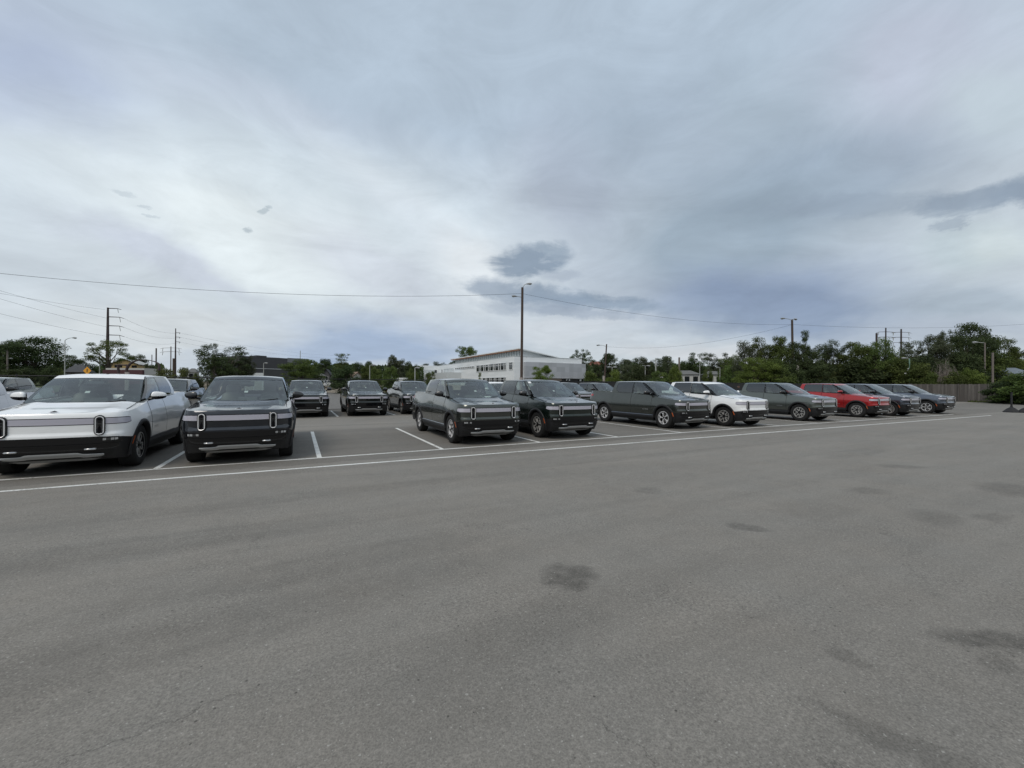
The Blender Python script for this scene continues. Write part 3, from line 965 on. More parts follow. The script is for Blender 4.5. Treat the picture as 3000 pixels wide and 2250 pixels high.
    # --- black window surrounds, glass
    for g in (1, -1):
        mb = MB(); f = lambda u, t, g=g: SD(u, t, g, .004)
        holed(mb, f, FRONT_L, (0, .552, 0, .955), 0, 3)
        big = [(.735 + (u - .735) * 1.03 + .0, .5 + (t - .5) * 1.04) for u, t in REAR_L]
        mb.grid([[tuple(f(*p)) for p in REAR_L], [tuple(f(*p)) for p in big]], 0, True, closed=True)
        mb.build('window_surround', GLOSSB, root)
        mb = MB(); pane(mb, lambda u, t, g=g: SD(u, t, g, .002), FRONT_L)
        mb.build('front_window', G_FRONT, root)
        mb = MB(); pane(mb, lambda u, t, g=g: SD(u, t, g, .002), REAR_L)
        mb.build('rear_window', G_PRIV, root)
    mb = MB()
    holed(mb, lambda u, t: WS(u, t), WIND_L, (-1, 1, 0, 1), 0, 3)
    mb.obox((0, .875, 1.665), ((1, 0, 0), (0, .85, .5), (0, -.5, .85)), (.13, .055, .025))
    mb.build('windscreen_frame', GLOSSB, root)
    mb = MB()
    loop = rrect(-.992, .992, .005, .850, (.05,) * 4, au=.9)
    pane(mb, lambda u, t: WS(u, t) + Vector((0, -.002, .004)), loop, 0, 6)
    mb.build('windscreen', G_WIND, root)
    mb = MB(); pane(mb, back_map, BACK_L); mb.build('back_window', G_FRONT, root)
    mb = MB()
    for g in (1, -1):
        p0 = WS(g * .35 - .1, .035); p1 = WS(g * .35 + .42, .07)
        mb.tube([p0 + Vector((0, -.015, .015)), p1 + Vector((0, -.015, .018))], .009, 5)
    mb.build('wiper', BLACK, root)
    # --- roof
    mb = MB(); rows = []
    for i in range(15):
        u = i / 14; e = side_top(u); r = []
        for k in range(17):
            w = -1 + 2 * k / 16
            y = e.y - .11 * (1 - w * w) * (1 - u) + .01 * u
            z = e.z + (.034 + .004 * sin(pi * u)) * (1 - abs(w) ** 3.2)
            b = max(0, 1 - u / .22); b = b * b
            q = WS(w, 1.0)
            r.append((e.x * w * (1 - b) + q.x * b, y * (1 - b) + q.y * b, z * (1 - b) + q.z * b))
        rows.append(r)
    head = [[tuple(WS(-1 + 2 * k / 16, t) + Vector((0, -.004, .007))) for k in range(17)] for t in (.845, .88, .92, .96)]
    mb.grid(head + rows, 0, True)
    mb.build('roof', [PAINTS['white']], root)
    # --- bed cover, tail
    mb = MB()
    mb.grid([[(w * .93, y, 1.21) for w in (-1, -.6, 0, .6, 1)] for y in (3.04, 3.6, 4.52)], 0, True)
    mb.build('bed_cover', BLACK, root)
    mb = MB()
    patch(mb, s_of_y(4.28), STOT, 1.18, 1.27, .006, 16, 3, 0, True)
    mb.build('tail_lamp', REDL, root)
    mb = MB()
    rb = [s for s in SB if plan(s)[1] > WB + RA + .02]
    band(mb, rb, lambda y, s: .36, lambda y, s: .64, .012, 4)
    mb.build('rear_bumper', CLAD, root)
    # --- underbody
    mb = MB()
    mb.box(-.80, .80, -.66, -.50, .26, .60); mb.box(-.60, .60, -.52, 4.35, .25, .55)
    mb.box(-.93, .93, RA + .03, WB - RA - .03, .26, .46); mb.box(-.90, .90, WB + RA + .03, 4.45, .45, .62)
    mb.tube([(-.8, 0, .40), (.8, 0, .40)], .05, 8); mb.tube([(-.8, WB, .40), (.8, WB, .40)], .05, 8)
    mb.build('underbody', BLACK, root)
    # --- cabin
    mb = MB()
    mb.grid([[(x, y, z) for (x, z) in ((-.86, 1.27), (-.83, .66), (.83, .66), (.86, 1.27))] for y in (.40, 2.99)], 0, False)
    mb.add([(-.86, 2.99, 1.27), (.86, 2.99, 1.27), (.83, 2.99, .66), (-.83, 2.99, .66)], [(0, 1, 2, 3)])
    mb.add([(-.84, .55, 1.245), (.84, .55, 1.245), (.84, .90, 1.215), (-.84, .90, 1.215), (-.84, .92, 1.03), (.84, .92, 1.03), (-.82, .42, 1.235), (.82, .42, 1.235), (-.5, .24, 1.222), (.5, .24, 1.222)],
           [(0, 1, 2, 3), (3, 2, 5, 4), (6, 7, 1, 0), (8, 9, 7, 6)])
    mb.obox((0, .90, 1.29), ((1, 0, 0), (0, 1, 0), (0, 0, 1)), (.19, .012, .07)); mb.obox((.42, .86, 1.27), ((1, 0, 0), (0, 1, 0), (0, 0, 1)), (.15, .012, .04))
    mb.build('dashboard', DASH, root)
    mb = MB()
    rows = []
    for i in range(5):
        u = i / 4; e = side_top(u); rows.append([(e.x * w * .98, e.y - .11 * (1 - w * w) * (1 - u), e.z + .03 * (1 - w * w) - .03) for w in (-1, -.5, 0, .5, 1)])
    mb.grid(rows); mb.build('headliner', SEATL, root)
    mb = MB()
    ang = .42
    ringp = [(.42 + .185 * cos(a), 1.10 + .185 * sin(a) * sin(ang), 1.215 + .185 * sin(a) * cos(ang)) for a in [2 * pi * k / 20 for k in range(21)]]
    mb.tube(ringp, .014, 6, 0, False)
    for a in (pi * .0, pi, 1.5 * pi):
        mb.tube([(.42, 1.09, 1.215), (.42 + .18 * cos(a), 1.10 + .18 * sin(a) * sin(ang), 1.215 + .18 * sin(a) * cos(ang))], .018, 5)
    mb.build('steering_wheel', DASH, root)
    for y in (1.55, 2.40):
        for x in ((-.42, .42) if y < 2 else (-.45, .45)):
            mb = MB()
            def slab(c, tilt, hw, ht, hd, r=.05):
                rows = []
                for (zz, sc2) in ((-1, .86), (-.9, 1), (-.3, 1.0), (.4, .98), (.85, .85), (1, .6)):
                    row = []
                    for k in range(12):
                        a = 2 * pi * k / 12
                        px_ = hw * sc2 * (abs(cos(a)) ** .5) * (1 if cos(a) > 0 else -1); py_ = hd * sc2 * (abs(sin(a)) ** .6) * (1 if sin(a) > 0 else -1)
                        h = zz * ht
                        row.append((c[0] + px_, c[1] + py_ * cos(tilt) + h * sin(tilt), c[2] + h * cos(tilt) - py_ * sin(tilt)))
                    rows.append(row)
                mb.grid(rows, 0, True, closed=True); mb.add(rows[-1], [list(range(12))], 0, True)
            slab((x, y + .10, 1.13), .30, .25, .33, .07)
            slab((x, y + .24, 1.55), .18, .14, .10, .05)
            slab((x, y - .2, .86), 1.45, .26, .26, .08)
            mb.build('seat', SEAT, root)
    mb = MB(); mb.obox((0, 1.12, 1.70), ((1, 0, 0), (0, 1, .2), (0, -.2, 1)), (.115, .012, .032)); mb.tube([(0, 1.12, 1.71), (0, 1.04, 1.76)], .01, 5)
    mb.build('inner_mirror', BLACK, root)
    mb = MB(); q = [WS(.0 + a, b) + Vector((0, .012, -.006)) for a, b in ((-.045, .36), (.045, .36), (.045, .42), (-.045, .42))]
    mb.add(q, [(0, 1, 2, 3)]); mb.build('windscreen_tag', PAPER, root)
    # --- mirrors
    for g in (1, -1):
        c = Vector((g * 1.09, .74, 1.405))
        def lump(cz, hx, hy, hz, mi, z_lo, z_hi, mb):
            rows = []
            for i in range(9):
                ph = -pi / 2 + pi * (z_lo + (z_hi - z_lo) * i / 8)
                row = []
                for k in range(18):
                    a = 2 * pi * k / 18
                    ca, sa = cos(a), sin(a)
                    ex = hx * (abs(ca) ** .75) * (1 if ca > 0 else -1) * cos(ph) ** .6
                    ey = hy * (abs(sa) ** .75) * (1 if sa > 0 else -1) * cos(ph) ** .6
                    ez = hz * sin(ph)
                    taper = 1 - .22 * ex * g / hx
                    row.append((c.x + ex, c.y + ey + .05 * ex * g / hx, c.z + cz + ez * taper))
                rows.append(row)
            mb.grid(rows, mi, True, closed=True)
        mb = MB(); lump(0, .125, .060, .082, 0, .02, .62, mb)
        mb.tube([(g * .90, .76, 1.325), (g * .96, .755, 1.335), (g * 1.03, .75, 1.36)], [.035, .028, .03], 8)
        v = [(c.x - .105, c.y + .062, c.z - .055), (c.x + .105, c.y + .062 + g * .0, c.z - .05), (c.x + .095, c.y + .062, c.z + .055), (c.x - .095, c.y + .062, c.z + .06)]
        mb.add(v, [(0, 1, 2, 3)])
        mr_ = mb.build('mirror', GLOSSB, root)
        mb = MB(); lump(0, .128, .063, .085, 0, .45, .99, mb)
        mb.build('mirror_cap', [PAINTS['white']], mr_)
    # --- wheels
    for (x, y) in ((WX, 0), (-WX, 0), (WX, WB), (-WX, WB)):
        w = MB(); w.v = list(WM['hub'].v); w.f = WM['hub'].f; w.m = WM['hub'].m; w.sm = WM['hub'].sm
        key = 'hub_mesh'
        if key not in WMESH:
            h = w.build('wheel', [BARREL, BRAKE], root); WMESH[key] = h.data
            t = WM['tyre'].build('tyre', RUBBER, h); WMESH['tyre'] = t.data
            r = WM['petal'].build('rim', [RIMS, BARREL], h); WMESH['petal'] = r.data
            p_ = WM['prong'].build('rim', [RIMD, BARREL], h); WMESH['prong'] = p_.data
            bpy.data.objects.remove(p_)
        else:
            h = bpy.data.objects.new('wheel', WMESH[key]); COL.objects.link(h); h.parent = root
            t = bpy.data.objects.new('tyre', WMESH['tyre']); COL.objects.link(t); t.parent = h
            r = bpy.data.objects.new('rim', WMESH['petal']); COL.objects.link(r); r.parent = h
        h.location = (x, y, RW); h.rotation_euler = (random.uniform(0, 6), 0, 0 if x > 0 else pi)
    return root
WMESH = {}
PAINTED = {'body', 'hood', 'front_panel', 'roof', 'door', 'handle', 'sill_trim', 'mirror_cap'}
def dress(root, col, rim, cap, cache):
    """object-level materials so that the copies can share their meshes"""
    def walk(o):
        for ch in cache(o):
            base = ch.name.split('.')[0]
            if base in PAINTED:
                ch.material_slots[0].link = 'OBJECT'
                m = PAINTS[col]
                if base == 'mirror_cap' and not cap: m = PAINTS['black']
                if base == 'sill_trim': m = PAINTS['grey'] if rim == 'petal' else CLAD
                ch.material_slots[0].material = m
            if base == 'rim': ch.data = WMESH[rim]
            walk(ch)
    walk(root)
proto = make_truck()
TR = [
 # x, y, paint, rim, painted mirror caps, label, group
 (-3.85, 11.0, 'white', 'prong', True, 'white pickup nearest the camera, filling the left edge beside the dark slate-blue pickup', 0),
 (-6.95, 11.0, 'silver', 'prong', True, 'silver-grey pickup cut off by the left edge, only its rear pillar and bed showing', 0),
 (-1.10, 11.0, 'slate', 'prong', False, 'dark slate-blue pickup seen head-on, between the white truck and the empty parking bay', 0),
 (4.86, 11.28, 'launch', 'petal', False, 'grey-green pickup with bright wheels directly right of the empty bay', 0),
 (7.78, 11.32, 'darkgreen', 'prong', False, 'dark green pickup with a white card at the top corner of its windscreen', 0),
 (13.80, 11.66, 'launch', 'petal', False, 'grey-green pickup seen from the side with bright wheels and long bed, red tail lamp showing', 0),
 (16.87, 11.20, 'white', 'prong', True, 'white pickup with white mirrors in the right half of the row, between two grey-green trucks', 0),
 (22.75, 11.32, 'launch_pale', 'prong', False, 'pale sage-green pickup directly left of the red truck', 0),
 (28.38, 11.30, 'red', 'prong', True, 'bright red pickup truck, the only red one in the row', 0),
 (31.60, 11.08, 'bluegrey', 'prong', False, 'blue-grey pickup half hidden between the red truck and the last truck of the row', 0),
 (36.75, 11.05, 'grey', 'petal', False, 'steel-grey pickup with bright wheels, last of the row before the wooden fence', 0),
 (.38, 23.35, 'forest', 'prong', False, 'dark green truck in the back row, its left side hidden by the slate-blue pickup', 1),
 (3.27, 23.20, 'forest', 'prong', False, 'dark green truck in the middle of the back row, seen whole over the empty bay', 1),
 (6.12, 23.45, 'forest', 'prong', False, 'dark green truck in the back row, partly behind the bed of the grey-green pickup', 1),
 (-5.45, 23.3, 'forest', 'prong', False, 'dark truck in the back row between the white pickup and slate-blue pickup', 1),
 (-11.4, 23.3, 'palegreen', 'prong', False, 'pale green truck in the back row at the far left, behind the white pickup', 1),
 (11.75, 23.3, 'white', 'prong', True, 'white truck in the back row, its roof showing between the two green pickups', 1),
 (17.45, 23.3, 'launch', 'prong', False, 'grey-green truck in the back row, its windscreen showing right of the dark green pickup', 1),
 (20.35, 23.3, 'launch', 'prong', False, 'grey-green truck in the back row, seen over the bed of the side-on pickup', 1),
]
GROUPS = ['pickup trucks parked in the front row', 'trucks parked in the back row along the chain-link fence']
CH = {}
for c in COL.objects:
    if c.parent: CH.setdefault(c.parent.name, []).append(c)
for i, (x, y, col, rim, cap, lab, gi) in enumerate(TR):
    t = proto if i == 0 else copy_tree(proto, None, CH)
    t.location = (x, y, 0); t.rotation_euler = (0, 0, .022 if i == 5 else random.uniform(-.008, .008) if i > 2 else 0)
    tag(t, lab, 'pickup truck', GROUPS[gi])
    t['paint'] = col; t['rimkind'] = rim; t['cap'] = int(cap)
CH2 = {}
for c in COL.objects:
    if c.parent: CH2.setdefault(c.parent.name, []).append(c)
for o in list(COL.objects):
    if o.parent is None and 'paint' in o:
        dress(o, o['paint'], o['rimkind'], bool(o['cap']), lambda q: CH2.get(q.name, []))
        tl = o['paint']
        if o['paint'] == 'darkgreen' and o['category'] == 'pickup truck':
            mb = MB(); q = [WS(a, b) + Vector((0, -.006, .008)) for a, b in ((-.93, .80), (-.80, .80), (-.80, .92), (-.93, .92))]
            mb.add(q, [(0, 1, 2, 3)]); tag(mb.build('windscreen_card', PAPER, o), 'white card on the windscreen corner')
        if abs(o.location.x - 4.86) < .1:
            mb = MB(); mb.add([(.40, .62, 1.285), (.62, .60, 1.285), (.64, .80, 1.32), (.43, .82, 1.32)], [(0, 1, 2, 3)])
            tag(mb.build('paper_sheet', PAPER, o), 'white paper on the dashboard')
        for k in ('paint', 'rimkind', 'cap'): del o[k]
# ------------------------------------------------------------------ fences
def chain_mat():
    m = NT('chain_link'); P = m.pos()
    q = m.n('ShaderNodeSeparateXYZ', {0: P})
    h = m.math('ADD', q.outputs[0], q.outputs[1])
    def saw(v):
        f = m.math('FRACT', m.math('MULTIPLY', v, 1 / .065))
        return m.math('LESS_THAN', m.math('ABSOLUTE', m.math('SUBTRACT', f, .5)), .034)
    d = m.math('MAXIMUM', saw(m.math('ADD', h, q.outputs[2])), saw(m.math('SUBTRACT', h, q.outputs[2])))
    m.p(col=(.012, .012, .013), rough=.5)
    tr = m.n('ShaderNodeBsdfTransparent')
    mx = m.n('ShaderNodeMixShader', {0: d, 1: tr.outputs[0], 2: m.b.outputs[0]})
    m.t.links.new(mx.outputs[0], m.out.inputs[0]); return m.mat
CHAIN = chain_mat()
POSTM = simple('black_steel_post', (.012, .012, .013), .5)
SCREEN = simple('dark_screen_fabric', (.022, .023, .022), .9, .3, 2)
def fence(x0, y0, x1, y1, h, label, screen=False, step=3.0, group=None):
    r = empty('chain_link_fence', (x0, y0, 0)); d = Vector((x1 - x0, y1 - y0)); L = d.length; d /= L
    tag(r, label, 'fence', group)
    mb = MB(); n = max(2, int(L / 1.5))
    mb.grid([[(d.x * L * i / n, d.y * L * i / n, z + .03 * (z > 1) * sin(i * .8)) for i in range(n + 1)] for z in (.04, h - .03)], smooth=False)
    mb.build('mesh_panel', SCREEN if screen else CHAIN, r)
    mb = MB(); mb.tube([(0, 0, h - .03), (d.x * L, d.y * L, h - .03)], .024, 6); mb.build('top_rail', POSTM, r)
    mb = MB(); mb.tube([(0, 0, .07), (d.x * L, d.y * L, .07)], .018, 6); mb.build('bottom_rail', POSTM, r)
    for i in range(int(L / step) + 1):
        mb = MB(); mb.tube([(d.x * step * i, d.y * step * i, 0), (d.x * step * i, d.y * step * i, h + .05)], .032, 6); mb.build('post', POSTM, r)
fence(-60, 28.4, 17.0, 28.4, 2.02, 'black chain-link fence running behind the back row of trucks')
fence(17.0, 28.4, 69, 28.4, 2.05, 'dark fabric-covered fence behind the right half of the row', True)
# wooden fence
WOODF = NT('weathered_boards'); P = WOODF.pos()
sx_ = WOODF.n('ShaderNodeSeparateXYZ', {0: P})
bd = WOODF.math('FLOOR', WOODF.math('MULTIPLY', sx_.outputs[1], 1 / .15))
rn = WOODF.n('ShaderNodeTexWhiteNoise', {'W': bd}, noise_dimensions='1D').outputs['Value']
gr = WOODF.noise(WOODF.map(P, (3, 9, .8)), 1.0, 6, .7)
c = WOODF.mix(rn, (.090, .080, .073), (.185, .168, .152)); c = WOODF.mix(WOODF.rng(gr, .35, .75), c, (.075, .067, .062))
WOODF.p(col=c, rough=.9)
wf = empty('wooden_fence', (69.5, 9, 0)); tag(wf, 'weathered grey board fence at the far right end of the lot', 'fence')
mb = MB(); y = 0.0; rr = random.Random(3)
while y < 19.6:
    mb.box(-.012 + rr.uniform(-.01, .01), .012, y, y + .142, .03, 2.1 + rr.uniform(-.05, .03)); y += .15
mb.build('boards', WOODF.mat, wf)
for i in range(9):
    mb = MB(); mb.box(-.12, -.02, i * 2.4, i * 2.4 + .1, 0, 2.12); mb.build('post', WOODF.mat, wf)

# ------------------------------------------------------------------ trees
def foliage(name, c0, c1, c2, trans=.34):
    c0, c1, c2 = [tuple(v * 1.24 for v in c) for c in (c0, c1, c2)]
    m = NT(name)
    a = m.n('ShaderNodeAttribute', attribute_name='tint').outputs['Fac']
    oi = m.n('ShaderNodeObjectInfo').outputs['Random']
    c = m.ramp(a, [(0.0, c0), (.55, c1), (1.0, c2)])
    hs = m.n('ShaderNodeHueSaturation', {'Color': c, 'Hue': m.rng(oi, 0, 1, .485, .515), 'Value': m.rng(oi, 0, 1, .80, 1.20), 'Saturation': 1.0})
    m.p(col=hs.outputs[0], rough=.75, spec=.25)
    tl = m.n('ShaderNodeBsdfTranslucent', {'Color': hs.outputs[0]})
    mx = m.n('ShaderNodeMixShader', {0: trans, 1: m.b.outputs[0], 2: tl.outputs[0]})
    m.t.links.new(mx.outputs[0], m.out.inputs[0]); return m.mat
FOL = {
    'dark': foliage('dark_foliage', (.024, .036, .014), (.048, .068, .025), (.080, .104, .040)),
    'mid': foliage('green_foliage', (.042, .062, .016), (.080, .108, .028), (.125, .155, .045)),
    'bright': foliage('bright_foliage', (.060, .085, .016), (.105, .138, .030), (.155, .190, .046)),
    'olive': foliage('olive_foliage', (.050, .060, .018), (.085, .095, .030), (.13, .135, .05)),
    'dull': foliage('dull_foliage', (.036, .046, .025), (.066, .078, .042), (.110, .122, .072)),
}
BARK = simple('bark', (.085, .070, .055), .9, .4, 3)
PBARK = simple('pale_bark', (.22, .19, .165), .9, .3, 3)
def crown_mesh(seed, shape, n_leaf, leaf, gaps=.0):
    """unit tree: height 1, half width about .5; many leaf faces grouped in clumps around the limbs"""
    r = random.Random(seed)
    za = 1 / {'round': 1.5, 'tall': 2.4, 'airy': 1.6, 'bush': 1.3, 'wide': 1.35, 'ragged': 1.8}[shape]
    clumps = []
    nb = {'round': 130, 'tall': 130, 'airy': 60, 'bush': 80, 'wide': 150, 'ragged': 170}[shape]
    lobes = [(r.uniform(-.26, .26), r.uniform(-.26, .26), r.uniform(.34, .80), r.uniform(.15, .25)) for _ in range(12)]
    for i in range(nb):
        for _ in range(80):
            x, y, z = r.uniform(-.5, .5), r.uniform(-.5, .5), r.uniform(0, 1)
            rr2 = sqrt(x * x + y * y)
            if shape in ('round', 'wide', 'ragged'):
                ok = any((x - a_) ** 2 + (y - b_) ** 2 + ((z - c_) * (.8 if shape == 'wide' else .95)) ** 2 < d_ * d_ for a_, b_, c_, d_ in lobes) or (rr2 < .40 - .25 * abs(z - .48) and .18 < z < .72)
                ok = ok and z < .97; s = r.uniform(.055, .11)
            elif shape == 'tall': ok = rr2 < .44 - .26 * z + .05 * sin(z * 14) and z > .12; s = r.uniform(.07, .11)
            elif shape == 'airy': ok = (x / .48) ** 2 + (y / .48) ** 2 + ((z - .74) / .24) ** 2 < 1 and (x / .48) ** 2 + (y / .48) ** 2 + ((z - .70) / .24) ** 2 > .30; s = r.uniform(.05, .085)
            else: ok = (x / .48) ** 2 + (y / .48) ** 2 + ((z - .36) / .56) ** 2 < 1 - .25 * r.random(); s = r.uniform(.09, .16)
            if ok: break
        clumps.append((x, y, min(z, .95), s, r.random()))
    zm = max(c[2] + c[3] * .5 for c in clumps); xm = max(max(abs(c[0]), abs(c[1])) + c[3] * .6 for c in clumps)
    clumps = [(c[0] * .5 / xm, c[1] * .5 / xm, c[2] / zm, c[3], c[4]) for c in clumps]
    vs = []; fs = []; tint = []
    tot = sum(c[3] ** 2 for c in clumps)
    for (cx, cy, cz, s, tv) in clumps:
        k = int(n_leaf * s * s / tot)
        for _ in range(k):
            d = Vector((r.gauss(0, 1), r.gauss(0, 1), r.gauss(0, 1))).normalized() * s * 1.25 * (r.random() ** .40)
            p = Vector((cx + d.x, cy + d.y, cz + d.z * .8 * za))
            nrm = (d.normalized() * .8 + Vector((r.gauss(0, .6), r.gauss(0, .6), r.gauss(0, .6) + .35))).normalized()
            t = nrm.cross(Vector((r.random() - .5, r.random() - .5, r.random() - .5))).normalized(); b = nrm.cross(t)
            l = leaf * r.uniform(.6, 1.3); w = l * r.uniform(.45, .8)
            o = len(vs); t = Vector((t.x, t.y, t.z * za)); b = Vector((b.x, b.y, b.z * za))
            vs += [tuple(p - t * l), tuple(p + b * w), tuple(p + t * l), tuple(p - b * w)]
            fs.append((o, o + 1, o + 2, o + 3))
            q = min(1, max(0, .25 + .5 * tv + r.uniform(-.22, .22)))
            tint += [q] * 4
    me = bpy.data.meshes.new('crown'); me.from_pydata(vs, [], fs)
    at_ = me.attributes.new('tint', 'FLOAT', 'POINT'); at_.data.foreach_set('value', tint)
    # trunk and limbs
    mb = MB()
    fork = {'bush': .12, 'airy': .42, 'tall': .30}.get(shape, .32)
    mb.tube([(0, 0, 0), (.006, .004, fork * .5), (0, 0, fork), (.01, 0, .62)], [.030, .024, .019, .008], 8)
    for (cx, cy, cz, s, tv) in clumps[::4]:
        st = Vector((0, 0, min(cz * .75, r.uniform(fork * .8, fork + .2)))); en = Vector((cx, cy, cz)); mid = st.lerp(en, .5) + Vector((0, 0, -.03 + r.uniform(-.02, .03)))
        mb.tube([st, mid, en], [.011, .007, .0025], 5, caps=False)
    tm = bpy.data.meshes.new('trunk'); tm.from_pydata(mb.v, [], mb.f); tm.polygons.foreach_set('use_smooth', [True] * len(mb.f))
    return me, tm
TM = {}
for shape, n, lf in (('round', 19000, .0150), ('tall', 17000, .0150), ('airy', 7000, .0125), ('bush', 13000, .022), ('wide', 26000, .0128), ('ragged', 22000, .0140)):
    TM[shape] = [crown_mesh(100 + k * 17 + len(shape), shape, n, lf) for k in range(3)]
MESHC = {}
def mat_mesh(me, mat):
    k = (me.name, mat.name)
    if k not in MESHC:
        if not me.materials: me.materials.append(mat)
        if me.materials[0] != mat: me = me.copy(); me.materials.clear(); me.materials.append(mat)
        MESHC[k] = me
    return MESHC[k]
TREE_G = 'trees standing beyond the parking lot'
def tree(px, top, hw, depth, shape, kind, label, cat='tree', group=TREE_G, base=0.0, bark=None):
    x, y = at(px, depth)
    while y < (38 if 2430 < px < 2660 else 31) and x < 71.5:      # keep every tree outside the fences
        depth += .5; x, y = at(px, depth)
    zt = zat(px, top, depth)
    w = hw * (2.5 if px > 1680 and cat == 'tree' else 2.1) / F_PX * depth
    r = random.Random(int(px * 7 + top))
    name = 'bush' if cat == 'bush' else 'tree'
    o = empty(name, (x, y, base), r.uniform(0, 6.28)); tag(o, label, cat, group)
    cm, tm = TM[shape][r.randrange(3)]
    h = zt - base
    for nm, me, mt in (('crown', cm, FOL[kind]), ('trunk', tm, bark or BARK)):
        c = bpy.data.objects.new(nm, mat_mesh(me, mt)); COL.objects.link(c); c.parent = o
        c.scale = (w * 1.02, w * 1.02, h)
BUSH_G = 'bushes along the far edges of the lot'
